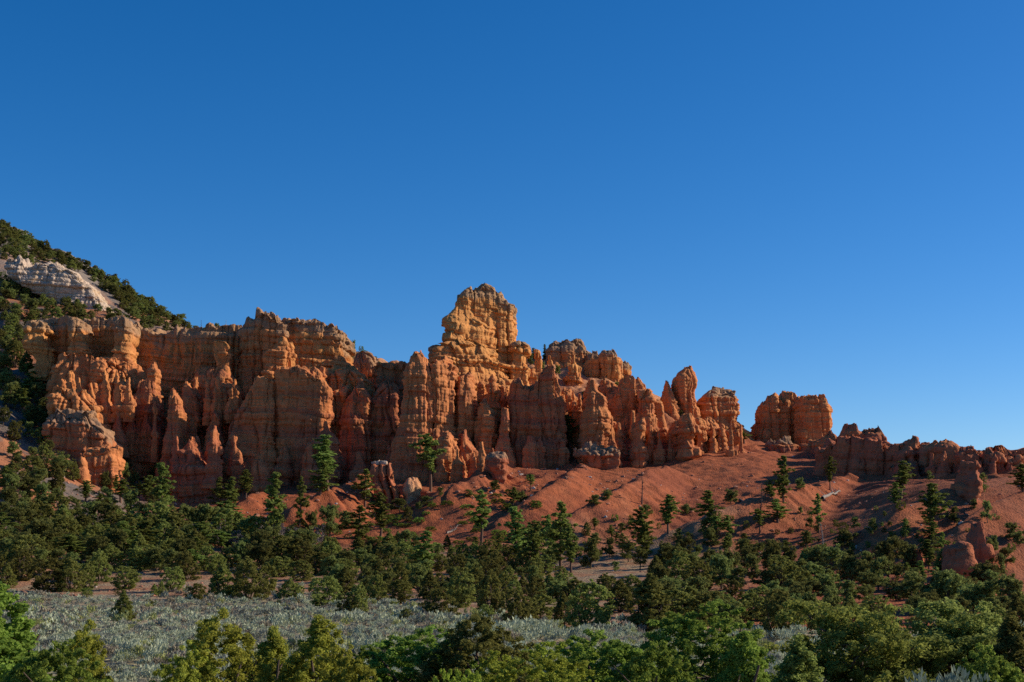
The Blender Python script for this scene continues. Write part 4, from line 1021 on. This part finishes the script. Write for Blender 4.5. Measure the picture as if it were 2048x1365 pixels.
PIN = [(989, 983, 960, 28), (939, 996, 980, 25), (1187, 1012, 990, 35), (1214, 1000, 978, 22), (1370, 1030, 1007, 22), (1293, 1030, 1010, 28), (1243, 1067, 1047, 20), (1190, 1090, 1066, 32), (1182, 1137, 1078, 46),
 (1257, 1125, 1088, 36), (1219, 1115, 1075, 30), (1230, 1145, 1123, 20), (1332, 1137, 1082, 56), (1387, 1150, 1105, 50), (1042, 1005, 982, 40), (984, 1140, 1112, 40), (837, 1023, 1003, 18), (850, 1013, 993, 30), (800, 1027, 997, 42),
 (1428, 1143, 1095, 42), (1474, 1180, 1132, 44), (1505, 1165, 1108, 46), (1532, 1180, 1140, 50), (1519, 1120, 1082, 36), (1485, 1124, 1078, 46), (1546, 1114, 1078, 36), (1613, 1095, 1062, 38), (1597, 1170, 1118, 46), (1621, 1125, 1093, 50),
 (1690, 1095, 1057, 40), (1710, 1060, 1033, 24), (1746, 1070, 1037, 25), (1621, 1060, 1037, 20), (1601, 1028, 1013, 12), (1462, 1007, 977, 36), (1908, 1050, 1014, 26), (1963, 985, 946, 30), (1860, 963, 942, 15), (1975, 1047, 1002, 27),
 (1948, 1020, 998, 14), (1895, 1100, 1080, 22), (2028, 1080, 1045, 46), (2038, 1092, 1063, 34), (1775, 1162, 1073, 86), (1734, 1138, 1103, 36), (1700, 1127, 1096, 34), (1652, 1165, 1138, 36), (1387, 1147, 1105, 30), (1387, 1207, 1155, 56),
 (1400, 1215, 1153, 62), (1621, 1205, 1158, 62), (1697, 1207, 1161, 66), (1826, 1215, 1145, 82), (1895, 1224, 1135, 100), (1967, 1184, 1121, 66), (2025, 1236, 1151, 78), (1768, 1235, 1208, 46),
 (741, 1155, 1108, 50), (775, 1142, 1088, 50), (800, 1153, 1113, 46), (919, 1147, 1108, 50), (950, 1160, 1118, 50), (837, 1187, 1128, 50), (810, 1107, 1060, 42), (1042, 1157, 1133, 34), (874, 1128, 1090, 40),
 (660, 1080, 1010, 56), (690, 1060, 1022, 40), (624, 1062, 1020, 34), (585, 1085, 1050, 36), (505, 1070, 1030, 40), (424, 1064, 1030, 40), (395, 1060, 1022, 44), (455, 1098, 1062, 42), (372, 1092, 1050, 48), (340, 1072, 1030, 44),
 (770, 800, 772, 22), (792, 750, 728, 22), (760, 742, 722, 14), (775, 770, 744, 26), (1205, 800, 772, 28), (1195, 850, 800, 22), (1235, 792, 764, 20), (1172, 812, 780, 22), (1200, 905, 880, 22), (1362, 845, 822, 16), (1400, 838, 824, 14), (1085, 745, 722, 14), (1060, 730, 704, 20), (1060, 785, 768, 18), (1040, 790, 770, 24), (1115, 750, 728, 14),
 (436, 672, 646, 22), (408, 672, 655, 16), (300, 700, 680, 16), (705, 720, 690, 10), (706, 705, 678, 12), (880, 995, 975, 16), (1600, 980, 955, 26), (1430, 795, 788, 10)]
for t in PIN: plant('pin', *t, group="pinyons on the slopes")
JUN = [(714, 1233, 1168, 46), (753, 1207, 1148, 46), (787, 1223, 1203, 24), (813, 1244, 1217, 28), (796, 1207, 1160, 56), (876, 1244, 1176, 76), (860, 1198, 1143, 62), (922, 1216, 1145, 62), (984, 1231, 1148, 66), (1031, 1263, 1180, 56),
 (973, 1256, 1210, 36), (1069, 1216, 1151, 48), (1080, 1241, 1188, 62), (1127, 1181, 1145, 46), (1127, 1251, 1185, 56), (1178, 1260, 1163, 98), (1200, 1264, 1228, 44), (1300, 1262, 1150, 134), (1560, 1279, 1181, 82), (1500, 1242, 1185, 80),
 (1522, 1213, 1172, 60), (1995, 1277, 1213, 84), (92, 1184, 1116, 76), (137, 1184, 1120, 62), (173, 1179, 1125, 40), (198, 1164, 1100, 54), (253, 1179, 1133, 54), (308, 1191, 1168, 22), (323, 1194, 1162, 19), (345, 1184, 1133, 48),
 (391, 1206, 1167, 38), (444, 1198, 1130, 72), (495, 1201, 1116, 78), (372, 1161, 1100, 56), (458, 1134, 1093, 46), (557, 1154, 1113, 56), (581, 1206, 1161, 56), (602, 1161, 1120, 52), (650, 1218, 1153, 72), (694, 1233, 1188, 46),
 (12, 1176, 1128, 52), (41, 1162, 1098, 52), (294, 1134, 1090, 52), (640, 1150, 1105, 54), (530, 1190, 1128, 50), (220, 1140, 1090, 54), (690, 1165, 1118, 52), (1240, 1225, 1160, 74), (1100, 1192, 1150, 60), (1215, 1197, 1150, 60), (1050, 1247, 1195, 60), (1345, 1252, 1178, 94), (1425, 1252, 1183, 84), (1380, 1236, 1170, 74), (1265, 1196, 1150, 58), (1150, 1217, 1160, 62)]
for i, t in enumerate(JUN): plant('jun', *t, group="junipers along the meadow edge")
plant('fjun', 246, 1242, 1184, 66, label="lone dark conical juniper standing out in the sage meadow", var=1)

def inpoly(px, py, P):
    c = False; j = len(P) - 1
    for i in range(len(P)):
        if (P[i][1] > py) != (P[j][1] > py) and px < (P[j][0] - P[i][0]) * (py - P[i][1]) / (P[j][1] - P[i][1]) + P[i][0]: c = not c
        j = i
    return c
TAKEN = [(t[0], t[1]) for t in PIN + JUN]
def fill(P, n, kinds, h0, h1, sx, sy, group, ar=(0.75, 1.1), lo=60, seed=1):
    r = random.Random(seed); k = 0; tries = 0
    xs = [p[0] for p in P]; ys = [p[1] for p in P]
    while k < n and tries < n * 60:
        tries += 1
        px, py = r.uniform(min(xs), max(xs)), r.uniform(min(ys), max(ys))
        if not inpoly(px, py, P): continue
        if any(((px - a) / sx) ** 2 + ((py - b) / sy) ** 2 < 1 for a, b in TAKEN): continue
        TAKEN.append((px, py)); k += 1
        h = r.uniform(h0, h1)
        plant(r.choice(kinds), px, py, py - h, h * r.uniform(*ar), lo=lo, group=group)
HILLW = "trees of the wooded left hillside"
fill([(0, 700), (55, 720), (75, 800), (95, 880), (115, 935), (190, 990), (330, 1020), (330, 1060), (0, 1060)], 54, ['pin', 'pin', 'jun', 'pon'], 32, 60, 26, 17, HILLW, (0.75, 1.05), 165, 3)
fill([(0, 1050), (330, 1050), (430, 1060), (560, 1090), (640, 1135), (640, 1150), (0, 1150)], 76, ['pin', 'jun', 'jun', 'pon', 'pin'], 38, 72, 25, 13, "dense trees behind the sage meadow", (0.9, 1.25), 100, 4)
fill([(0, 462), (60, 490), (130, 522), (240, 575), (300, 612), (380, 660), (380, 672), (270, 655), (230, 600), (215, 560), (60, 520), (0, 505)], 56, ['pin', 'jun'], 16, 27, 13, 8, "trees on the skyline of the left hill", (0.9, 1.3), 330, 5)
fill([(0, 575), (60, 590), (120, 605), (215, 618), (268, 640), (150, 646), (60, 655), (50, 700), (0, 705)], 44, ['pin', 'jun'], 16, 30, 15, 9, HILLW, (0.9, 1.3), 200, 6)
for px in range(4, 400, 11):
    b = float(np.interp(px, [0, 100, 200, 300, 400], [452, 507, 555, 617, 672])) + random.uniform(0, 5)
    h = random.uniform(10, 23)
    plant('pin' if px % 2 else 'jun', px, b, b - h, h * random.uniform(0.9, 1.4), lo=415, group="trees on the skyline of the left hill")
fill([(150, 540), (215, 558), (320, 625), (270, 640), (228, 598)], 20, ['pin', 'jun'], 13, 22, 11, 7, "bushes right of the white cliff", (0.9, 1.3), 330, 20)
fill([(0, 552), (100, 568), (118, 600), (0, 600)], 18, ['pin', 'jun', 'shrub'], 12, 24, 12, 8, "bushes below the white cliff", (0.9, 1.3), 330, 19)
fill([(0, 455), (50, 480), (120, 520), (160, 540), (60, 530), (0, 520)], 26, ['pin', 'jun', 'shrub'], 11, 22, 12, 8, "bushes above the white cliff", (0.9, 1.3), 330, 17)
fill([(80, 740), (110, 760), (200, 800), (230, 870), (190, 905), (100, 905), (90, 830)], 14, ['pin', 'jun'], 22, 36, 20, 16, HILLW, (0.7, 1.0), 180, 7)
fill([(235, 900), (330, 920), (345, 1010), (250, 1000), (190, 970)], 22, ['pin', 'pon'], 34, 60, 18, 13, "shaded trees in the ravine", (0.5, 0.8), 180, 8)
fill([(560, 1100), (700, 1108), (1000, 1122), (1130, 1140), (1130, 1210), (700, 1205), (640, 1175)], 70, ['pin', 'jun', 'jun'], 30, 56, 22, 11, "trees between the meadow and the red slope", (0.8, 1.2), 90, 9)
fill([(1300, 1140), (1400, 1110), (1560, 1120), (1700, 1150), (2048, 1200), (2048, 1260), (1600, 1270), (1340, 1260)], 70, ['pin', 'pin', 'jun'], 40, 72, 28, 12, "trees at the foot of the right slope", (0.8, 1.2), 70, 10)
fill([(700, 1060), (830, 1025), (900, 985), (1010, 985), (1110, 1020), (1080, 1060), (1330, 1100), (1360, 1140), (1100, 1110), (900, 1100), (740, 1090)], 56, ['mat'], 6, 11, 12, 5, "low green shrubs on the red slope", (2.6, 4.0), 100, 11)
fill([(420, 1030), (700, 1060), (700, 1080), (460, 1060)], 16, ['mat', 'shrub'], 8, 14, 14, 6, "low green shrubs on the red slope", (1.5, 2.5), 100, 12)
fill([(1150, 1040), (1500, 1030), (2030, 1010), (2030, 1110), (1500, 1110)], 60, ['shrub', 'shrub', 'pin'], 6, 17, 16, 7, "small shrubs on the right slope", (0.9, 1.6), 100, 13)
fill([(700, 1070), (900, 1020), (1130, 1050), (1420, 1080), (1420, 1130), (1100, 1110), (800, 1110)], 13, ['pin', 'jun', 'pon'], 18, 36, 24, 12, "scattered trees on the lower red slope", (0.6, 0.95), 90, 18)
fill([(1130, 1120), (1330, 1085), (1560, 1050), (1800, 1070), (2040, 1100), (2040, 1180), (1400, 1160)], 34, ['pon', 'pin', 'pin'], 26, 58, 34, 16, "scattered trees low on the right slope", (0.5, 0.9), 80, 21)
fill([(300, 1060), (640, 1085), (640, 1120), (330, 1100)], 20, ['grey'], 28, 46, 18, 9, "grey leafless shrubs among the trees", (0.7, 1.0), 100, 14)
fill([(720, 690), (800, 735), (800, 760), (710, 735)], 9, ['shrub'], 6, 12, 9, 5, "rim shrubs", (0.9, 1.4), 300, 15)
fill([(500, 655), (690, 660), (690, 672), (500, 662)], 7, ['shrub'], 5, 8, 12, 2, "rim shrubs", (1, 1.6), 290, 16)
for px, py in [(175, 1195), (505 / 2.926, 1190), (240, 1192), (300, 1213), (540, 1235), (880, 1252), (735, 1240), (1115, 1252)]:
    plant('shrub', px, py, py - 13, 26, group="yellow-green shrubs in the meadow")

# --- trees close to the camera: kind, px, top, Y, width px, label
def near(kind, px, top, Y, w, label, var=0, rot=0.0):
    x, _, zt = at(px, top, Y)
    g = float(ground(np.array([x]), np.array([Y]))[0])
    h = zt - g
    return tree(kind, (x, Y, g - 0.1), h + 0.1, 1.15 * w * Y / FPX, var=var, rot=rot, label=label)
near('fbright', -10, 1160, 38, 400, "large bright green feathery tree at the lower left corner", 0, 0.4)
near('fbright', 100, 1285, 35, 260, "bright green tree half hidden by the large corner tree", 1, 2.0)
near('folive', 165, 1258, 41, 170, "narrow olive-green tree beside the bright corner tree", 0, 1.0)
near('folive', 452, 1236, 42, 250, "tallest olive-green tree before the sage meadow, with a dead twig beside it", 0, 0.6)
near('folive', 365, 1298, 40, 160, "low olive bush left of the tall olive tree before the meadow", 0, 3.2)
near('folive', 548, 1252, 46, 200, "narrow olive tree between the two tall olive trees", 1, 2.2)
near('folive', 634, 1230, 43, 250, "spire-topped olive tree right of the tall olive pair", 1, 4.0)
near('folive', 690, 1296, 40, 150, "low leafy olive tree right of the spire-topped olive tree", 0, 5.0)
near('fbright', 735, 1290, 47, 170, "small blue-green tree left of the rounded blue-green one", 1, 0.9)
near('fbright', 830, 1258, 46, 260, "rounded blue-green tree before the sage meadow", 1, 3.0)
near('fjun', 954, 1228, 45, 250, "dark conical juniper standing before the sage meadow", 0, 1.0)
near('fyel', 1070, 1308, 38, 260, "yellow-green rounded treetop at the bottom edge", 0, 1.4)
near('fyel', 918, 1340, 34, 120, "small bright treetop at the foot of the dark conical juniper", 0, 2.4)
near('fyel', 1125, 1282, 47, 190, "yellow-green leafy crown behind the rounded treetop", 0, 4.1)
near('fbright', 1222, 1266, 42, 260, "green leafy tree right of the yellow-green crowns", 1, 5.0)
near('fbright', 1305, 1284, 38, 220, "lower green leafy tree beside the big dark-green one", 1, 1.1)
near('fbright', 1392, 1208, 44, 300, "big dark-green leafy tree, tallest of the green ones before the slope", 1, 2.6)
near('fbright', 1490, 1262, 37, 260, "green spreading tree right of the big dark-green one", 0, 0.3)
near('fjun', 1592, 1286, 38, 260, "grey-olive bushy tree below the open-branched pinyon", 1, 2.0)
near('fpin', 1712, 1200, 41, 380, "open-branched yellow-olive pinyon with bare inner limbs showing", 0, 0.8)
near('fpin', 1905, 1200, 43, 330, "dense dark-olive pinyon right of the open-branched one", 1, 1.9)
near('fjun', 2030, 1238, 40, 260, "dark juniper cut by the right edge", 1, 3.1)
near('fbright', 1985, 1296, 36, 200, "dull green low tree at the lower right corner", 1, 4.4)

# --- dead trees, logs
def dead(px, base, top, mat, seed, label, tilt=0.0, lo=100):
    x, y, z = hit(px, base, lo)
    h = (base - top) * y / FPX
    o = link("dead_tree", mesh_np("dead_tree", *snag(seed), mat), loc=(x, y, z))
    o.scale = (h, h, h); o.rotation_euler = (0, tilt, seed)
    tag(o, label, "dead tree", kind='thing')
dead(1284, 1010, 943, M_DARKDEAD, 1, "bare dead tree standing alone on the lit red spur")
dead(1523, 1038, 965, M_DARKDEAD, 2, "dark bare snag on the shaded slope left of the tall slender pine")
dead(1647, 1107, 1045, M_DEAD, 3, "pale leaning dead trunk below the log on the right slope", 0.08)
dead(402, 668, 640, M_DARKDEAD, 4, "dark spiky dead tree on the skyline left of the tan dome", lo=330)
dead(452, 662, 636, M_DEAD, 5, "bare dead tree on the skyline nearest the tan dome", lo=330)
dead(424, 666, 648, M_DEAD, 6, "small bare dead tree on the skyline between the two larger ones", lo=330)
dead(722, 703, 690, M_DARKDEAD, 7, "small crooked dead tree on the red saddle dome", lo=310)
dead(637, 1128, 1094, M_PBARK, 8, "brown dead stump among junipers left of the red slope")
dead(408, 1330, 1280, M_DEAD, 9, "pale dead twigs left of the tallest olive-green tree", lo=35)
dead(1697, 1127, 1098, M_DARKDEAD, 11, "crooked bare branches beside a small pinyon on the right slope")
dead(880, 1035, 960, M_DARKDEAD, 12, "dark bare snag left of the tall open pine on red slope") if False else None
def log(p0, p1, w, mat, label):
    a = np.array(hit(*p0, 100)); b = np.array(hit(*p1, 100))
    r = np.random.default_rng(int(p0[0]))
    n = 10; t = np.linspace(0, 1, n)
    x = a[0] + (b[0] - a[0]) * t; y = a[1] + (b[1] - a[1]) * t
    z = ground(x, y) + w * 0.7 + 0.05 * r.normal(size=n)
    P = np.stack([x, y, z], 1)
    parts = [tube(P, np.linspace(w, w * 0.45, n), 7)]
    for k in range(7):
        i = r.integers(2, n - 1); e = P[i] + r.normal(size=3) * np.array([0.9, 0.6, 0.2]) + np.array([0, 0, 0.7])
        parts.append(tube(curve(P[i], e, 0.1, 4, r), np.linspace(w * 0.25, 0.02, 4), 4))
    V, F = join(parts); c = P[0]
    tag(link("fallen_log", mesh_np("fallen_log", V - c, F, mat), loc=tuple(c)), label, "fallen log", kind='thing')
log((1480, 1003), (1542, 983), 0.30, M_DARKDEAD, "long dark fallen log along the spur crest left of the slender pine")
log((1645, 1000), (1680, 985), 0.28, M_DEAD, "short pale fallen log on the shaded slope below the red crags")
log((1655, 1106), (1722, 1068), 0.26, M_DARKDEAD, "long dark fallen log low on the right slope, above a leaning trunk")
log((673, 983), (705, 1000), 0.22, M_DARKDEAD, "dark fallen log on the bright orange ridge")
log((1112, 1136), (1130, 1139), 0.16, M_DEAD, "short bleached log under the tallest pine of the central group")
log((893, 1068), (912, 1060), 0.18, M_DEAD, "bleached log among green shrubs on the red slope")

# --- sagebrush (ground cover of the meadow)
def sage_bush(seed, nc=6, per=40, leaf=0.036, el=2.8):
    r = np.random.default_rng(seed)
    az = r.random(nc) * 6.283; rr = r.random(nc) ** 0.6 * 0.5
    C = np.stack([np.cos(az) * rr, np.sin(az) * rr, 0.42 + 0.3 * r.random(nc) - 0.45 * rr ** 2], 1)
    R = r.uniform(0.2, 0.36, nc)
    k = np.repeat(np.arange(nc), per); n = nc * per
    d = unit(r.normal(size=(n, 3)) + np.array([0, 0, 0.5]))
    P = C[k] + d * (r.random(n) ** 0.5)[:, None] * R[k][:, None]
    t = unit(d * 0.7 + np.array([0, 0, 0.9]) + r.normal(size=(n, 3)) * 0.35)
    b = unit(np.cross(t, r.normal(size=(n, 3))))
    sz = (leaf * r.uniform(0.6, 1.4, n))[:, None]
    V = np.stack([P - t * sz * el * 0.6, P - b * sz, P + t * sz * el, P + b * sz], 1)
    V[..., 2] = np.maximum(V[..., 2], 0.0)
    return V
BUSH = [sage_bush(k) for k in range(6)]
FARB = [sage_bush(k, 6, 20, 0.055, 2.2) for k in range(6)]
def sage_field(pts, scl, cols, name, r, bushes=BUSH):
    N = len(pts)
    k = r.integers(0, len(bushes), N); a = r.random(N) * 6.283
    B = np.stack(bushes)[k]
    c, s = np.cos(a)[:, None, None], np.sin(a)[:, None, None]
    X = B[..., 0] * c - B[..., 1] * s; Y = B[..., 0] * s + B[..., 1] * c
    V = np.stack([X, Y, B[..., 2]], -1) * scl[:, None, None, None] + pts[:, None, None, :]
    lum = r.uniform(0.88, 1.12, (N, B.shape[1], 1, 1))
    Cc = np.broadcast_to(cols[:, None, None, :] * lum, V.shape)
    V = V.reshape(-1, 3)
    return mesh_np(name, V, np.arange(len(V)).reshape(-1, 4), M_SAGE, cols=Cc.reshape(-1, 3), smooth=False)
r_ = np.random.default_rng(77)
gx, gy = np.meshgrid(np.arange(-62, 36, 0.92), np.arange(48, 166, 0.92))
gx = (gx + r_.uniform(-.45, .45, gx.shape)).ravel(); gy = (gy + r_.uniform(-.45, .45, gy.shape)).ravel()
pxs = gx / gy * FPX * CP + W0 / 2
edge = 150 - 52 * sstep(620, 1150, pxs) + 5 * fbm(gx, gy, 0 * gx, 12, 2, 301)
dn = fbm(gx, gy, 0 * gx, 7, 3, 302)
far = sstep(92, 135, gy)
m = (gy < edge + 8) & (pxs > -60) & (pxs < 2150) & ((pxs < 1280) | (r_.random(len(gx)) < 0.4)) & (r_.random(len(gx)) < np.clip(0.85 - 0.45 * far + 0.9 * dn - 0.9 * sstep(-4, 8, gy - edge), 0.03, 1))
gx, gy, far, dn = gx[m], gy[m], far[m], dn[m]
gz = ground(gx, gy)
N = len(gx)
sc = r_.uniform(0.45, 1.0, N) * (1 + 0.55 * np.clip(fbm(gx, gy, 0 * gx, 4, 2, 305), -0.5, 1)) * (1 - 0.15 * far)
c0 = np.zeros((N, 3)) + np.array((0.42, 0.46, 0.315))
c0 = mixc(c0, (0.23, 0.235, 0.20), (r_.random(N) < 0.25 + 0.25 * far) * 0.8)
c0 = mixc(c0, (0.32, 0.34, 0.10), (r_.random(N) < 0.09) * 0.8)
c0 = mixc(c0, (0.30, 0.24, 0.18), (r_.random(N) < 0.10 + 0.08 * far) * 0.8)
sp = np.stack([gx, gy, gz - 0.05], 1); nr = gy < 92
def sage_arrays(sel, bushes):
    me = sage_field(sp[sel], sc[sel], c0[sel], "t", r_, bushes)
    V = np.empty(len(me.vertices) * 3, np.float32); me.vertices.foreach_get("co", V)
    Cc = np.empty(len(me.vertices) * 4, np.float32); me.attributes["soil"].data.foreach_get("color", Cc)
    bpy.data.meshes.remove(me)
    return V.reshape(-1, 3), Cc.reshape(-1, 4)[:, :3]
A1, A2 = sage_arrays(nr, BUSH), sage_arrays(~nr, FARB)
SV = np.concatenate([A1[0], A2[0]]); SC_ = np.concatenate([A1[1], A2[1]])
tag(link("sagebrush", mesh_np("sagebrush", SV, np.arange(len(SV)).reshape(-1, 4), M_SAGE, cols=SC_, smooth=False)), kind='stuff')
x, _, zt = at(1905, 1338, 34); g0 = float(ground(np.array([x]), np.array([34.0]))[0])
big = [sage_bush(90 + k, 26, 60, 0.022, 3.5) for k in range(2)]
o = link("sagebrush_shrub", sage_field(np.zeros((1, 3)), np.array([1.6]), np.array([[0.25, 0.30, 0.22]]), "sagebrush_shrub", r_, big), loc=(x, 34, zt - 1.5))
tag(o, "pale silver-green sagebrush at the bottom edge under the dark-olive pinyon", "shrub", kind='thing')

# --- loose stones on the slopes
ph = (1 + 5 ** 0.5) / 2
ICO = unit(np.array([(-1, ph, 0), (1, ph, 0), (-1, -ph, 0), (1, -ph, 0), (0, -1, ph), (0, 1, ph), (0, -1, -ph), (0, 1, -ph), (ph, 0, -1), (ph, 0, 1), (-ph, 0, -1), (-ph, 0, 1)], float))
ICF = np.array([(0, 11, 5), (0, 5, 1), (0, 1, 7), (0, 7, 10), (0, 10, 11), (1, 5, 9), (5, 11, 4), (11, 10, 2), (10, 7, 6), (7, 1, 8), (3, 9, 4), (3, 4, 2), (3, 2, 6), (3, 6, 8), (3, 8, 9), (4, 9, 5), (2, 4, 11), (6, 2, 10), (8, 6, 7), (9, 8, 1)])
N = 9500
sy = r_.uniform(150, 285, N); sx_ = r_.uniform(-0.37, 0.38, N) * sy
cl = fbm(sx_, sy, 0 * sx_, 9, 3, 401)
kp = r_.random(N) < np.clip(0.35 + 0.9 * cl, 0.05, 1)
sx_, sy = sx_[kp], sy[kp]; N = len(sx_)
sz = ground(sx_, sy)
rs_ = 0.07 + 0.34 * r_.random(N) ** 5
foot = (sy > 236) & (sx_ < 40)
rs_ = np.where(foot, rs_ * 1.25 + 0.35 * r_.random(N) ** 6, rs_)
V = ICO[None] * rs_[:, None, None] * r_.uniform(0.55, 1.25, (N, 12, 1)) * np.array([1, 1, 0.7]) + np.stack([sx_, sy, sz], 1)[:, None]
cc = np.array((0.40, 0.18, 0.11)) * r_.uniform(0.6, 1.3, (N, 1)) ; cc = np.where(r_.random((N, 1)) < 0.18, np.array((0.5, 0.42, 0.35)), cc)
F = (ICF[None] + 12 * np.arange(N)[:, None, None]).reshape(-1, 3)
tag(link("rubble", mesh_np("rubble", V.reshape(-1, 3), F, M_SOIL, cols=np.repeat(cc, 12, 0), smooth=False)), kind='stuff')

# ------------------------------------------------------------------ labels that tell the trees apart
LM = [(150, 560, "white limestone cliff"), (190, 690, "alcove cliff"), (60, 800, "dark hillside scree"), (150, 870, "dark lower-left wall"), (140, 950, "tiny stacked hoodoo"), (280, 950, "dark ravine"),
      (350, 870, "tall narrow fin"), (390, 940, "pedestal hoodoo"), (470, 655, "tan skyline dome"), (330, 670, "grey-capped cliff rim"), (510, 860, "stepped buttress"), (615, 840, "flat-topped buttress"), (640, 690, "banded cliff"),
      (760, 720, "red saddle dome"), (640, 1010, "bright orange ridge"), (764, 960, "bright fluted hoodoo"), (822, 978, "pale boulder"), (840, 850, "tallest pink-brown column"), (975, 850, "beehive hoodoo"), (970, 680, "main rock tower"),
      (1075, 730, "stubby pinnacle"), (1140, 700, "brown butte"), (1080, 850, "dark central fin"), (1190, 850, "notched tower"), (1250, 800, "twin-peaked buttress"), (1275, 920, "thin lit hoodoo"), (1284, 980, "lone dead tree"),
      (1370, 790, "crown-topped tower"), (1375, 900, "stepped cluster"), (1435, 820, "brush-topped butte"), (1580, 850, "split butte"), (1510, 990, "dark spur log"), (1690, 910, "knob-headed red crag"), (1660, 992, "short pale log"),
      (1810, 930, "rounded-peak red crag"), (1933, 965, "freestanding red hoodoo"), (2010, 940, "last fluted red crag"), (1955, 1090, "chimney-shaped hoodoo"), (1910, 1135, "blocky low hoodoo"), (1832, 1118, "stump-like rock"),
      (1690, 1085, "low dark log"), (1647, 1080, "pale leaning trunk"), (1120, 1080, "tallest central pine"), (246, 1215, "lone meadow juniper"), (100, 1180, "meadow's left corner"), (450, 1190, "meadow's far edge"),
      (900, 1230, "meadow's right-hand edge"), (1300, 1210, "largest dark juniper"), (1712, 1250, "open-branched pinyon"), (1905, 1260, "dark-olive pinyon"), (1392, 1260, "dark-green leafy tree"), (637, 1110, "brown dead stump"),
      (1000, 1000, "central red spur"), (1180, 1020, "red gully"), (900, 1060, "green shrub patch"), (60, 930, "wooded left slope"), (200, 1050, "meadow woods"), (230, 600, "shrubby hill skyline")]
KW = {'pon': ("tall open", "pine"), 'fir': ("dark spire-shaped", "fir"), 'jun': ("bushy", "juniper"), 'pin': ("rounded", "pinyon"), 'shrub': ("small", "shrub"), 'mat': ("low spreading green", "shrub"), 'grey': ("grey leafless", "shrub")}
DN = {}
for e, kind, h, w in TREES:
    if "label" in e: continue
    px, py = pix(*e.location)
    py -= 0.4 * h * FPX / e.location[1]
    ds = sorted(((px - a) ** 2 + (1.4 * (py - b)) ** 2, a, b, t) for a, b, t in LM)
    _, a, b, t = ds[0]
    rel = ("left of" if px < a else "right of") if abs(px - a) > abs(py - b) * 0.9 else ("above" if py < b else "below")
    adj, noun = KW[kind]
    rt = w / h
    if kind in ('jun', 'pin'): adj = ("slender" if rt < 0.72 else "broad" if rt > 1.05 else "plump") + " " + adj
    if kind == 'pon': adj = ("short" if h < 5 else "very tall" if h > 8.5 else "mid-height") + " open"
    if kind in ('shrub', 'mat'): adj = ("flat " if rt > 1.6 else "upright ") + adj
    DN.setdefault(f"{adj} {noun} {rel} the {t}", []).append((px, e))
ORD = ["first", "second", "third", "fourth", "fifth", "sixth", "seventh", "eighth", "ninth", "tenth", "eleventh", "twelfth"]
for lab, L in DN.items():
    L.sort(key=lambda q: q[0])
    for i, (px, e) in enumerate(L):
        e["label"] = lab if len(L) == 1 else f"{lab}, {ORD[i] if i < 12 else str(i + 1) + 'th'} of {len(L)} from left"
